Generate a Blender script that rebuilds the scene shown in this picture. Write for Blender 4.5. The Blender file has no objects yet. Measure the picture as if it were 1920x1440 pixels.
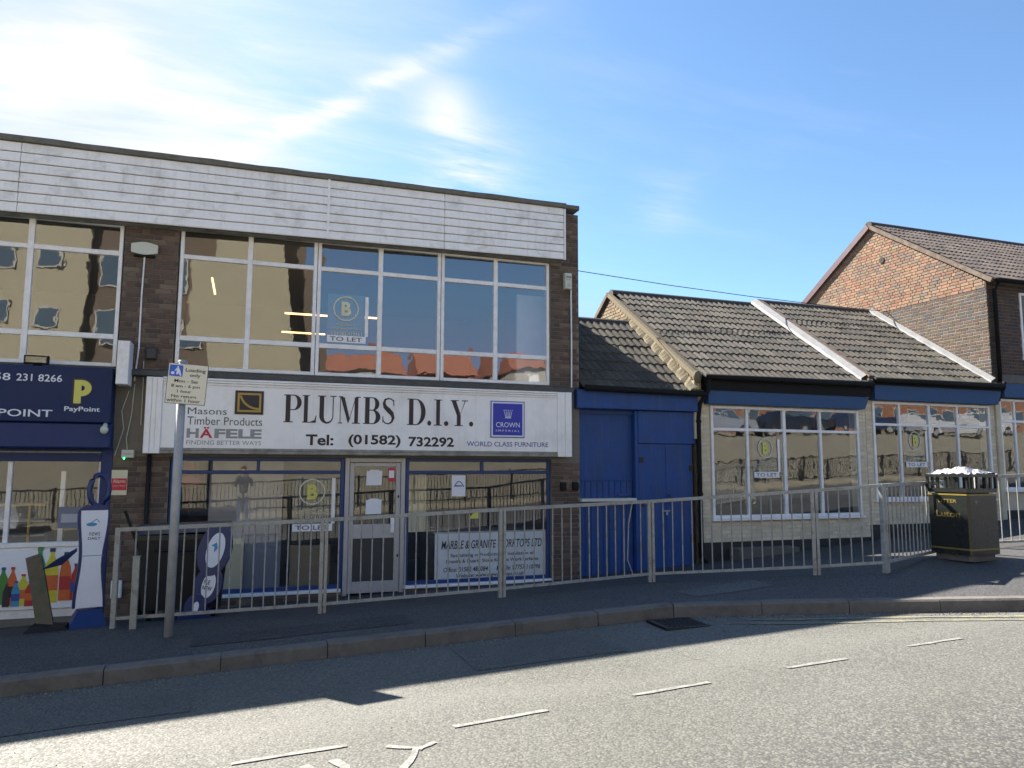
import bpy, math, random
from math import radians as R, sin, cos, pi
from mathutils import Matrix, Vector
random.seed(7)
scene = bpy.context.scene
C = scene.collection

# ------------------------------------------------------------------ camera
cam_data = bpy.data.cameras.new('camera')
cam = bpy.data.objects.new('camera', cam_data); C.objects.link(cam); scene.camera = cam
YAW, PIT, ROL, EYE = .340848, .111007, .003221, 1.65
f_ = Vector((sin(YAW)*cos(PIT), cos(YAW)*cos(PIT), sin(PIT)))
r_ = Vector((cos(YAW), -sin(YAW), 0)); u_ = r_.cross(f_)
r2 = r_*cos(ROL)+u_*sin(ROL); u2 = -r_*sin(ROL)+u_*cos(ROL)
cam.matrix_world = Matrix(((r2.x, u2.x, -f_.x, 0), (r2.y, u2.y, -f_.y, 0), (r2.z, u2.z, -f_.z, EYE), (0, 0, 0, 1)))
cam_data.sensor_width = 36; cam_data.lens = 36*1409/1920
cam_data.clip_start = .02; cam_data.clip_end = 3000

# ------------------------------------------------------------------ light, sky, exposure
SUN = Vector((-.58, .93, 1.0)).normalized()
sun_el = math.asin(SUN.z); sun_rot = math.atan2(SUN.x, SUN.y)
sd = bpy.data.lights.new('sun', 'SUN'); sd.energy = 5.0; sd.angle = R(.53); sd.color = (1, .93, .83)
so = bpy.data.objects.new('sun', sd); C.objects.link(so)
so.rotation_euler = SUN.to_track_quat('Z', 'Y').to_euler()
scene.view_settings.view_transform = 'Standard'; scene.view_settings.look = 'None'
scene.view_settings.exposure = 2.0; scene.view_settings.gamma = 1
scene.view_settings.use_curve_mapping = False

class NT:
    """small helper round a node tree"""
    def __init__(s, t): s.t = t; s.n = t.nodes; s.l = t.links
    def add(s, typ, **k):
        n = s.n.new(typ)
        for a, b in k.items(): setattr(n, a, b)
        return n
    def put(s, sock, v):
        if isinstance(v, bpy.types.NodeSocket): s.l.new(v, sock)
        elif v is not None: sock.default_value = v
    def math(s, op, a, b=None, c=None, clamp=False):
        n = s.add('ShaderNodeMath', operation=op, use_clamp=clamp)
        for i, v in enumerate((a, b, c)):
            if v is not None: s.put(n.inputs[i], v)
        return n.outputs[0]
    def vmath(s, op, a, b=None, scale=None):
        n = s.add('ShaderNodeVectorMath', operation=op); s.put(n.inputs[0], a)
        if b is not None: s.put(n.inputs[1], b)
        if scale is not None: s.put(n.inputs['Scale'], scale)
        return n.outputs[0]
    def noise(s, vec, scale, detail=4, rough=.55, dist=0):
        n = s.add('ShaderNodeTexNoise'); s.put(n.inputs['Vector'], vec)
        s.put(n.inputs['Scale'], scale); s.put(n.inputs['Detail'], detail); s.put(n.inputs['Roughness'], rough); s.put(n.inputs['Distortion'], dist)
        return n.outputs['Fac']
    def add_noise(s, vec, scale):
        n = s.add('ShaderNodeTexNoise'); s.put(n.inputs['Vector'], vec); n.inputs['Scale'].default_value = scale; n.inputs['Detail'].default_value = 5
        return n.outputs['Color']
    def ramp(s, fac, stops):
        n = s.add('ShaderNodeValToRGB'); s.put(n.inputs[0], fac); e = n.color_ramp.elements
        while len(e) < len(stops): e.new(.5)
        for q, (p, c) in zip(e, stops):
            q.position = p; q.color = (*c, 1) if len(c) == 3 else c
        return n.outputs['Color']
    def range(s, v, a, b, c=0, d=1):
        n = s.add('ShaderNodeMapRange'); s.put(n.inputs[0], v)
        for i, q in enumerate((a, b, c, d)): n.inputs[i+1].default_value = q
        return n.outputs[0]
    def mix(s, fac, a, b, blend='MIX'):
        n = s.add('ShaderNodeMix', data_type='RGBA', blend_type=blend); s.put(n.inputs[0], fac)
        s.put(n.inputs[6], (*a, 1) if isinstance(a, tuple) and len(a) == 3 else a)
        s.put(n.inputs[7], (*b, 1) if isinstance(b, tuple) and len(b) == 3 else b)
        return n.outputs[2]

world = bpy.data.worlds.new('World'); scene.world = world; world.use_nodes = True
w = NT(world.node_tree); w.n.clear()
sky = w.add('ShaderNodeTexSky', sky_type='NISHITA', sun_disc=False, sun_elevation=sun_el, sun_rotation=sun_rot,
            altitude=80, air_density=1.0, dust_density=.6, ozone_density=1.4)
tc = w.add('ShaderNodeTexCoord').outputs['Generated']
sep = w.add('ShaderNodeSeparateXYZ'); w.put(sep.inputs[0], tc)
zz = w.math('MAXIMUM', sep.outputs[2], .02)
# cloud layer: the view direction cut with a flat layer high above the street
inv = w.math('DIVIDE', 1.0, w.math('ADD', zz, .10))
lay = w.vmath('SCALE', tc, scale=inv)
mp = w.add('ShaderNodeMapping'); w.put(mp.inputs[0], lay)
mp.inputs['Rotation'].default_value = (0, 0, R(-38)); mp.inputs['Scale'].default_value = (.55, 1.9, 0); mp.inputs['Location'].default_value = (.35, 1.3, 0)
streak = w.noise(mp.outputs[0], 1.5, 10, .62, 1.1)
fine = w.noise(mp.outputs[0], 6.5, 6, .6, .8)
big = w.noise(lay, .85, 3, .5, .3)
sum_ = w.math('ADD', w.math('ADD', w.math('MULTIPLY', streak, .85), w.math('MULTIPLY', fine, .30)), w.math('MULTIPLY', w.math('SUBTRACT', big, .5), .9))
wisps = w.math('POWER', w.range(sum_, .60, .88), 1.4)
def spot(d, tight, amt, lo, hi):       # a cloud bank round direction d, its edge eaten by the cirrus noise
    n_ = w.add('ShaderNodeVectorMath', operation='DOT_PRODUCT'); w.put(n_.inputs[0], tc); n_.inputs[1].default_value = tuple(Vector(d).normalized())
    m_ = w.math('POWER', w.math('MAXIMUM', n_.outputs['Value'], 0), tight)
    return w.math('MULTIPLY', m_, w.range(sum_, lo, hi, 0, amt))
DA, DB = Vector((-.025, .928, .372)), Vector((.202, .846, .494))
SPOTS = (((.255, .885, .375), 700, .95, .50, .78), ((-.164, .878, .45), 1500, 1.1, .46, .70), ((-.242, .882, .404), 900, .9, .48, .76), ((-.075, .90, .42), 260, .42, .46, .74), ((.215, .865, .44), 1800, .7, .48, .74), ((.50, .82, .34), 1500, .25, .45, .8), ((.86, .46, .31), 900, .3, .45, .75))
# the cirrus thickens towards the sun
sd_ = w.add('ShaderNodeVectorMath', operation='DOT_PRODUCT'); w.put(sd_.inputs[0], tc); sd_.inputs[1].default_value = tuple(Vector((-.50, .86, .34)).normalized())
near = w.range(sd_.outputs['Value'], .72, .95)
low = w.range(sep.outputs[2], .70, .42)
cov = w.math('MULTIPLY', w.math('MULTIPLY', wisps, w.math('ADD', w.math('MULTIPLY', near, .75), .10)), low, clamp=True)
nrm_ = DA.cross(DB).normalized(); dl = w.add('ShaderNodeVectorMath', operation='DOT_PRODUCT'); w.put(dl.inputs[0], tc); dl.inputs[1].default_value = tuple(nrm_)
off = w.math('ADD', dl.outputs['Value'], w.math('MULTIPLY', w.math('SUBTRACT', streak, .5), .05))
dm_ = w.add('ShaderNodeVectorMath', operation='DOT_PRODUCT'); w.put(dm_.inputs[0], tc); dm_.inputs[1].default_value = tuple((DA+DB).normalized())
band = w.math('MULTIPLY', w.math('EXPONENT', w.math('MULTIPLY', w.math('POWER', w.math('DIVIDE', off, .014), 2), -1)), w.math('POWER', w.math('MAXIMUM', dm_.outputs['Value'], 0), 70))
cov = w.math('ADD', cov, w.math('MULTIPLY', band, w.range(fine, .30, .62, .15, .8)))
for q in SPOTS: cov = w.math('ADD', cov, spot(*q))
cov = w.math('MINIMUM', cov, .92)
veil = w.range(sd_.outputs['Value'], .70, .95)
haze = w.math('MULTIPLY', w.math('POWER', veil, 1.1), .55)
skyc = w.mix(1.0, sky.outputs[0], (.81, 1.0, 1.13), 'MULTIPLY')
skyc = w.vmath('MINIMUM', skyc, (3.3, 4.1, 6.5))
col = w.mix(cov, w.mix(haze, skyc, (3.65, 4.2, 4.6)), (5.2, 5.2, 5.2))
bg = w.add('ShaderNodeBackground'); w.put(bg.inputs[0], col); bg.inputs[1].default_value = .053
w.l.new(bg.outputs[0], w.add('ShaderNodeOutputWorld').inputs[0])

# ------------------------------------------------------------------ materials
MATS = {}
def mat(name, color=(.5, .5, .5), rough=.7, var=.12, scale=6, bump=0, bscale=40, metal=0, dirt=None, dirt_amt=0, dirt_scale=2.2,
        spec=.5, island=None, emit=None, estr=0, streaks=0, coat=0, stretch=None, dirt_thr=(.45, .7)):
    """procedural surface: base colour broken up by two noises, optional dirt patches, drips and relief;
    island = list of colours picked per piece"""
    if name in MATS: return MATS[name]
    m = bpy.data.materials.new(name); m.use_nodes = True; MATS[name] = m
    t = NT(m.node_tree); b = t.n['Principled BSDF']
    geo = t.add('ShaderNodeNewGeometry'); pos = geo.outputs['Position']
    if island:
        rnd = t.math('FRACT', t.math('ADD', geo.outputs['Random Per Island'], t.math('MULTIPLY', t.add('ShaderNodeObjectInfo').outputs['Random'], 7.31)))
        n = len(island); c = t.ramp(rnd, [(i/n, k) for i, k in enumerate(island)])
        c.node.color_ramp.interpolation = 'CONSTANT'
        rnd2 = t.math('FRACT', t.math('MULTIPLY', rnd, 37.7))
        v = t.math('ADD', .86, t.math('MULTIPLY', rnd2, .28))
        c = t.mix(1.0, c, t.vmath('SCALE', (1, 1, 1), scale=v), 'MULTIPLY')
    else:
        rgb = t.add('ShaderNodeRGB'); rgb.outputs[0].default_value = (*color, 1); c = rgb.outputs[0]
    n1 = t.noise(pos, scale, 6, .62); n2 = t.noise(pos, scale*7.3, 3, .6)
    k = t.math('ADD', t.math('MULTIPLY', t.math('SUBTRACT', n1, .5), var*3.2), t.math('MULTIPLY', t.math('SUBTRACT', n2, .5), var*1.8))
    k = t.math('ADD', k, 1.0)
    c = t.mix(1.0, c, t.vmath('SCALE', (1, 1, 1), scale=k), 'MULTIPLY')
    if dirt is not None:
        dm = t.range(t.noise(pos, dirt_scale, 7, .68, .4), *dirt_thr)
        c = t.mix(t.math('MULTIPLY', dm, dirt_amt, clamp=True), c, dirt)
    if streaks:
        mpn = t.add('ShaderNodeMapping'); t.put(mpn.inputs[0], pos); mpn.inputs['Scale'].default_value = (9, 9, .55)
        s_ = t.range(t.noise(mpn.outputs[0], 1.6, 5, .6), .52, .78)
        c = t.mix(t.math('MULTIPLY', s_, streaks, clamp=True), c, (.12, .11, .085))
    t.put(b.inputs['Base Color'], c)
    t.put(b.inputs['Roughness'], t.math('ADD', rough, t.math('MULTIPLY', t.math('SUBTRACT', n1, .5), .25), clamp=True))
    b.inputs['Metallic'].default_value = metal; b.inputs['Specular IOR Level'].default_value = spec
    if coat: b.inputs['Coat Weight'].default_value = coat
    if bump:
        bn = t.add('ShaderNodeBump'); bn.inputs['Strength'].default_value = 1; bn.inputs['Distance'].default_value = bump
        t.put(bn.inputs['Height'], t.noise(pos, bscale, 4, .6)); t.put(b.inputs['Normal'], bn.outputs[0])
    if emit:
        b.inputs['Emission Color'].default_value = (*emit, 1); b.inputs['Emission Strength'].default_value = estr
    return m

def glass_mat(name, refl=.24, wob=.0012, tint=(.93, .95, .94)):
    m = bpy.data.materials.new(name); m.use_nodes = True; t = NT(m.node_tree); t.n.clear()
    geo = t.add('ShaderNodeNewGeometry'); oi = t.add('ShaderNodeObjectInfo')
    p = t.vmath('ADD', geo.outputs['Position'], t.vmath('SCALE', (17., 5., 29.), scale=oi.outputs['Random']))
    h = t.math('ADD', t.noise(p, .9, 1, .4), t.math('MULTIPLY', t.noise(p, 3.6, 2, .45), .16))
    bn = t.add('ShaderNodeBump'); bn.inputs['Strength'].default_value = 1; bn.inputs['Distance'].default_value = wob*9
    t.put(bn.inputs['Height'], h)
    g = t.add('ShaderNodeBsdfGlossy'); g.inputs['Roughness'].default_value = .012; g.inputs['Color'].default_value = (.93, .96, 1, 1); t.put(g.inputs['Normal'], bn.outputs[0])
    tr = t.add('ShaderNodeBsdfTransparent'); tr.inputs[0].default_value = (*tint, 1)
    lw = t.add('ShaderNodeLayerWeight'); lw.inputs[0].default_value = .35
    fac = t.math('ADD', refl, t.math('MULTIPLY', lw.outputs['Facing'], .12))
    mx = t.add('ShaderNodeMixShader'); t.put(mx.inputs[0], fac); t.l.new(tr.outputs[0], mx.inputs[1]); t.l.new(g.outputs[0], mx.inputs[2])
    # a thin film of street dust on the pane
    df = t.add('ShaderNodeBsdfDiffuse'); df.inputs[0].default_value = (.55, .53, .47, 1)
    mx2 = t.add('ShaderNodeMixShader'); t.put(mx2.inputs[0], t.range(t.noise(geo.outputs['Position'], 2.5, 6, .65), .4, .8, .01, .07))
    t.l.new(mx.outputs[0], mx2.inputs[1]); t.l.new(df.outputs[0], mx2.inputs[2])
    t.l.new(mx2.outputs[0], t.add('ShaderNodeOutputMaterial').inputs[0])
    MATS[name] = m; return m

def asphalt(name, c1, c2, c3, patch, coarse=1.0, bump=.004, stain=.4, worn=False):
    m = bpy.data.materials.new(name); m.use_nodes = True; t = NT(m.node_tree); b = t.n['Principled BSDF']; MATS[name] = m
    pos = t.add('ShaderNodeNewGeometry').outputs['Position']
    vo = t.add('ShaderNodeTexVoronoi'); t.put(vo.inputs['Vector'], pos); vo.inputs['Scale'].default_value = 62/coarse
    vo2 = t.add('ShaderNodeTexVoronoi'); t.put(vo2.inputs['Vector'], pos); vo2.inputs['Scale'].default_value = 135/coarse
    sp = t.add('ShaderNodeSeparateColor'); t.put(sp.inputs[0], vo.outputs['Color'])
    sp2 = t.add('ShaderNodeSeparateColor'); t.put(sp2.inputs[0], vo2.outputs['Color'])
    c = t.ramp(sp.outputs[0], [(0, c1), (.45, c2), (.9, c3), (1, tuple(min(.6, q*1.25) for q in c3))])
    c = t.mix(t.math('MULTIPLY', sp2.outputs[0], .55), c, c2)
    c = t.mix(t.range(vo.outputs['Distance'], .35, .75, 0, .55), c, tuple(q*.45 for q in c1))
    n = t.noise(pos, .55, 6, .62, .3); c = t.mix(t.range(n, .38, .68), c, t.mix(1.0, c, (patch, patch, patch*.98), 'MULTIPLY'))
    n3 = t.noise(pos, 3.1, 7, .72, .5); c = t.mix(t.range(n3, .57, .74, 0, stain), c, tuple(q*.4 for q in c2))
    if worn:   # coarser, darker running lane towards the middle of the road, polished tracks, hairline cracks
        sx = t.add('ShaderNodeSeparateXYZ'); t.put(sx.inputs[0], pos); yy = t.math('ADD', sx.outputs[1], t.math('MULTIPLY', t.math('SUBTRACT', n, .5), 1.6))
        lane = t.range(yy, 4.25, 3.3)
        c = t.mix(t.math('MULTIPLY', lane, t.range(sp.outputs[0], .25, .8, .75, 0)), c, (.045, .045, .043))
        tr = t.math('EXPONENT', t.math('MULTIPLY', t.math('POWER', t.math('DIVIDE', t.math('SUBTRACT', yy, 5.55), .28), 2), -1))
        c = t.mix(t.math('MULTIPLY', tr, .22), c, (.165, .162, .145))
        cv = t.add('ShaderNodeTexVoronoi', feature='DISTANCE_TO_EDGE'); cv.inputs['Scale'].default_value = .42
        wp = t.vmath('ADD', pos, t.vmath('SCALE', t.add_noise(pos, 2.6), scale=.55)); t.put(cv.inputs['Vector'], wp)
        c = t.mix(t.math('MULTIPLY', t.range(cv.outputs['Distance'], .004, .0, 0, 1), t.range(t.noise(pos, .8, 3), .48, .62, 0, .65)), c, (.03, .03, .03))
    t.put(b.inputs['Base Color'], c); b.inputs['Specular IOR Level'].default_value = .35
    t.put(b.inputs['Roughness'], t.range(sp.outputs[1], 0, 1, .55, .95))
    h = t.math('ADD', t.math('MULTIPLY', vo.outputs['Distance'], -1.0), t.math('MULTIPLY', t.noise(pos, 9, 5, .6), .9))
    bn = t.add('ShaderNodeBump'); bn.inputs['Distance'].default_value = bump; bn.inputs['Strength'].default_value = 1
    t.put(bn.inputs['Height'], h); t.put(b.inputs['Normal'], bn.outputs[0])
    return m

M = dict(
 road=asphalt('road_asphalt', (.082, .082, .074), (.120, .120, .106), (.155, .154, .135), .86, 1.0, .0022, .3, True),
 pave=asphalt('pavement_asphalt', (.035, .035, .036), (.072, .072, .072), (.105, .104, .10), .8, .7, .002, .35),
 yard=asphalt('forecourt_asphalt', (.03, .03, .03), (.06, .06, .06), (.1, .1, .1), .7, .7, .003, .5),
 patch_dark=asphalt('fresh_tarmac_patch', (.02, .02, .022), (.05, .05, .052), (.075, .075, .075), .8, .7, .002, .35),
 patch_pale=asphalt('pale_tarmac_patch', (.06, .06, .06), (.10, .10, .098), (.14, .14, .13), .8, .7, .002, .35),
 patch_road=asphalt('road_tarmac_patch', (.07, .07, .066), (.105, .105, .096), (.14, .14, .125), .85, .9, .003, .5),
 grit=mat('grit_stones', (.16, .145, .12), .9, .3, 60), leafbrown=mat('dead_leaf', (.10, .065, .035), .9, .3, 30),
 kerb=mat('kerb_concrete', (.125, .115, .103), .9, .22, 3, .003, 60, dirt=(.055, .05, .045), dirt_amt=.75, dirt_scale=3),
 mortar=mat('mortar', (.17, .155, .13), .95, .15, 8, .003, 70),
 mortar_pale=mat('mortar_pale', (.27, .25, .18), .95, .15, 8, .003, 70),
 mortar_tan=mat('mortar_tan', (.15, .12, .08), .95, .15, 8, .003, 70),
 brick_brown=mat('brick_brown', rough=.9, var=.12, scale=14, bump=.002, bscale=90, island=[(.115, .075, .055), (.14, .10, .075), (.10, .07, .055), (.165, .125, .09), (.12, .085, .065), (.085, .063, .052)], dirt=(.05, .045, .038), dirt_amt=.5, dirt_scale=1.3),
 brick_tan=mat('brick_tan', rough=.9, var=.12, scale=14, bump=.003, bscale=90, island=[(.21, .125, .075), (.24, .15, .09), (.20, .10, .065), (.22, .155, .10), (.16, .115, .085), (.235, .125, .08), (.14, .105, .085)], dirt=(.16, .13, .10), dirt_amt=.35, dirt_scale=2),
 brick_yellow=mat('brick_yellow', rough=.9, var=.14, scale=14, bump=.004, bscale=80, island=[(.22, .175, .10), (.24, .16, .10), (.25, .20, .12), (.20, .15, .09), (.22, .14, .095)], dirt=(.14, .12, .08), dirt_amt=.5, dirt_scale=3),
 brick_sooty=mat('brick_sooty', rough=.9, var=.14, scale=14, bump=.003, bscale=90, island=[(.075, .045, .038), (.09, .058, .047), (.06, .045, .042), (.08, .06, .04), (.055, .05, .055)]),
 cream=mat('cream_painted_brick', rough=.8, var=.07, scale=6, bump=.003, bscale=60, island=[(.62, .555, .41), (.63, .565, .415), (.61, .545, .40)], dirt=(.30, .26, .18), dirt_amt=.4, dirt_scale=3, streaks=.25),
 cream_flat=mat('cream_paint', (.56, .50, .37), .85, .08, 5, .002, 60, dirt=(.2, .18, .13), dirt_amt=.4),
 plinth=mat('black_plinth_paint', (.022, .02, .019), .7, .2, 5, .003, 40, dirt=(.06, .055, .05), dirt_amt=.5),
 white=mat('white_upvc', (.80, .80, .80), .42, .04, 4, dirt=(.40, .38, .33), dirt_amt=.35, dirt_scale=5),
 signwhite=mat('sign_white', (.84, .84, .83), .4, .04, 3, dirt=(.42, .38, .32), dirt_amt=.30, dirt_scale=1.4, streaks=.10),
 board=mat('white_cladding_board', (.83, .83, .82), .6, .06, 3, .002, 40, dirt=(.25, .235, .17), dirt_amt=.5, dirt_scale=2.6, streaks=.16, dirt_thr=(.52, .76)),
 gap=mat('board_shadow_gap', (.13, .12, .10), .9, .2, 8),
 coping=mat('weathered_coping', (.15, .145, .125), .95, .25, 7, .006, 40, dirt=(.08, .085, .05), dirt_amt=.7, dirt_scale=5),
 lead=mat('dark_lead_ledge', (.075, .073, .068), .85, .25, 9, .004, 50, dirt=(.13, .13, .10), dirt_amt=.5, dirt_scale=8),
 soffit=mat('grimy_soffit', (.30, .29, .25), .9, .2, 6, .003, 40, dirt=(.10, .10, .07), dirt_amt=.8, dirt_scale=4),
 tile=mat('roof_tile', rough=.9, var=.16, scale=18, bump=.003, bscale=110, spec=.2, island=[(.088, .081, .068), (.10, .091, .075), (.078, .073, .063), (.108, .097, .08), (.093, .081, .068), (.07, .066, .056)], dirt=(.36, .35, .30), dirt_amt=.8, dirt_scale=13, dirt_thr=(.635, .69)),
 tile_dark=mat('roof_tile_shade', rough=.9, var=.2, scale=14, bump=.003, bscale=90, spec=.15, island=[(.075, .068, .056), (.085, .077, .062), (.068, .064, .053)], dirt=(.26, .25, .21), dirt_amt=.8, dirt_scale=12, dirt_thr=(.62, .68)),  # darker copy of the tile colours; the lean-to's shade is put into them
 tile_old=mat('roof_tile_brown', rough=.9, var=.2, scale=18, bump=.003, bscale=110, island=[(.09, .07, .06), (.10, .08, .07), (.077, .064, .057), (.113, .088, .074)], dirt=(.30, .27, .24), dirt_amt=.7, dirt_scale=18, dirt_thr=(.6, .7)),
 ridge=mat('ridge_tile', (.055, .05, .045), .9, .2, 10, .003, 60, dirt=(.2, .2, .16), dirt_amt=.6, dirt_scale=14, dirt_thr=(.6, .7)),
 verge=mat('verge_mortar', (.155, .128, .082), .95, .2, 9, .006, 40, dirt=(.13, .12, .07), dirt_amt=.6, dirt_scale=4),
 verge_red=mat('verge_red_brown', (.10, .07, .055), .9, .2, 9, .004, 40, dirt=(.3, .28, .2), dirt_amt=.4, dirt_scale=6),
 flash=mat('white_flashing', (.27, .275, .28), .75, .12, 7, .004, 40, dirt=(.24, .22, .19), dirt_amt=.6, dirt_scale=5),
 barge=mat('dark_bargeboard', (.075, .042, .05), .5, .1, 8),
 blue=mat('blue_gloss_paint', (.006, .052, .215), .6, .14, 2.5, .0015, 30, dirt=(.010, .028, .085), dirt_amt=.5, dirt_scale=2.4, streaks=.25),
 blue2=mat('blue_shop_frame', (.010, .038, .15), .45, .1, 3),
 bluefas=mat('faded_blue_fascia', (.02, .07, .18), .7, .16, 3, .003, 40, dirt=(.05, .08, .14), dirt_amt=.5, dirt_scale=4),
 navy=mat('navy_sign', (.006, .020, .080), .55, .08, 2, spec=.3),
 navy2=mat('navy_shutter_box', (.006, .022, .11), .6, .1, 2),
 black=mat('black_paint', (.010, .010, .011), .6, .15, 6, spec=.25),
 gutter=mat('black_gutter', (.010, .010, .010), .75, .15, 6, spec=.2),
 darkgrey=mat('dark_panel', (.035, .037, .040), .5, .1, 5),
 alu=mat('silver_door_frame', (.42, .42, .43), .42, .06, 5, metal=.25, dirt=(.3, .29, .27), dirt_amt=.4),
 galv=mat('galvanised_steel', (.30, .31, .30), .62, .2, 25, .001, 90, metal=.35, dirt=(.15, .12, .09), dirt_amt=.7, dirt_scale=9, dirt_thr=(.50, .68)),
 polegrey=mat('grey_pole_paint', (.33, .34, .345), .55, .12, 9, .001, 60, metal=.15, dirt=(.2, .2, .19), dirt_amt=.5, dirt_scale=8),
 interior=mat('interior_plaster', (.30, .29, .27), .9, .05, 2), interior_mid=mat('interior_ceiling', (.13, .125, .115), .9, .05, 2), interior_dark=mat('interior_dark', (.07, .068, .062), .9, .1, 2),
 int_floor=mat('interior_floor', (.10, .09, .08), .7, .1, 3),
 curtain=mat('pale_panel', (.42, .42, .47), .8, .06, 3), creamboard=mat('cream_board', (.56, .52, .36), .6, .05, 3),
 slate=mat('grey_blue_panel', (.16, .18, .24), .6, .05, 3), brownboard=mat('brown_board', (.22, .165, .10), .7, .12, 5),
 paper=mat('white_paper', (.76, .78, .82), .8, .03, 8), plastic_cream=mat('cream_plastic', (.52, .54, .46), .45, .03, 5),
 ink=mat('black_lettering', (.022, .014, .022), .5, .05, 5), inkblue=mat('blue_lettering', (.02, .03, .30), .5, .05, 5),
 inkgrey=mat('grey_lettering', (.27, .27, .28), .5, .05, 5), inkdark=mat('slate_lettering', (.08, .09, .10), .5, .05, 5), inkred=mat('red_lettering', (.50, .02, .055), .5, .05, 5),
 gold=mat('gold_print', (.42, .27, .05), .5, .08, 5), inkcream=mat('cream_lettering', (.62, .60, .42), .6, .05, 5), inkyellow=mat('yellow_print', (.60, .58, .13), .6, .05, 5),
 inkwhite=mat('white_lettering', (.68, .72, .80), .5, .05, 5), royal=mat('royal_blue_panel', (.012, .022, .37), .4, .05, 5),
 signcream=mat('loading_sign_face', (.66, .64, .53), .6, .05, 5), card=mat('dark_green_card', (.035, .06, .065), .55, .08, 4), lamp=mat('lit_tube', (.9, .8, .6), .5, 0, 5, emit=(1, .58, .2), estr=1.3), lamp2=mat('lit_white_tube', (.9, .9, .9), .5, 0, 5, emit=(.85, .95, 1), estr=1.6),
 wood=mat('weathered_plank', (.12, .085, .05), .9, .25, 12, .004, 60, dirt=(.05, .075, .02), dirt_amt=.85, dirt_scale=5),
 binblack=mat('litter_bin_black', (.016, .018, .016), .28, .1, 4, spec=.6), bingold=mat('litter_bin_gold', (.20, .15, .03), .4, .08, 6),
 binash=mat('dented_ash_plate', (.42, .41, .43), .30, .2, 30, .03, 38, metal=.85),
 wheelie=mat('black_bin_plastic', (.012, .014, .017), .42, .1, 4), signblue=mat('deep_blue_plastic', (.007, .022, .11), .35, .08, 4),
 paint=mat('road_paint', (.20, .20, .185), .8, .12, 20, .002, 90, dirt=(.125, .122, .112), dirt_amt=.95, dirt_scale=22, dirt_thr=(.46, .58)),
 paint_y=mat('yellow_road_paint', (.20, .185, .10), .8, .12, 20, .002, 90, dirt=(.125, .122, .11), dirt_amt=.95, dirt_scale=9, dirt_thr=(.42, .56)),
 iron=mat('cast_iron', (.03, .028, .026), .6, .2, 20, .002, 80, metal=.4), cement=mat('cement_patch', (.11, .105, .09), .9, .12, 5, .003, 60),
 red=mat('red_plastic', (.25, .012, .02), .5, .1, 5), rub=mat('moss', (.06, .085, .025), .95, .3, 30, .006, 80),
 ground=mat('far_ground', (.12, .12, .09), .95, .25, .5), paving_tan=mat('sunlit_paving', (.17, .15, .11), .9, .15, 1.5, .003, 30, dirt=(.22, .2, .13), dirt_amt=.5, dirt_scale=.8),
 apt=mat('apartment_brick', (.31, .275, .185), .9, .06, 1.4, .004, 9), apt2=mat('apartment_dark_and_shade_brick', (.11, .08, .055), .9, .1, 1.4), terracotta=mat('red_roof', (.26, .10, .06), .9, .15, 3), orangebrick=mat('orange_brick', (.22, .10, .055), .9, .15, 3),
 wallwhite=mat('pale_render', (.36, .34, .29), .8, .06, 2), grass=mat('bank_grass', (.07, .10, .03), .95, .3, 6), winblue=mat('window_dark', (.06, .09, .12), .15, .05, 3), tyre=mat('tyre_rubber', (.02, .02, .02), .8, .1, 9),
 car_silver=mat('silver_car_paint', (.42, .43, .45), .3, .02, 5, metal=.6, coat=.6), car_black=mat('black_car_paint', (.012, .013, .02), .25, .02, 5, coat=.8), car_white=mat('white_car_paint', (.40, .40, .40), .3, .02, 5, coat=.5), car_blue=mat('blue_car_paint', (.012, .02, .05), .3, .02, 5, coat=.6),
 skin=mat('skin', (.45, .27, .19), .6, .05, 9), jacket=mat('dark_jacket', (.02, .022, .03), .85, .12, 9), jeans=mat('blue_jeans', (.04, .055, .10), .9, .12, 20), hair=mat('brown_hair', (.10, .06, .03), .8, .2, 60), leaf=mat('leaf_green', (.045, .075, .022), .9, .3, 3),
)
M['glass'] = glass_mat('window_glass', .125, .0002); M['glass_up'] = glass_mat('upper_window_glass', .18, .0005); M['glass_cot'] = glass_mat('cottage_window_glass', .145, .0005)

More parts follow.
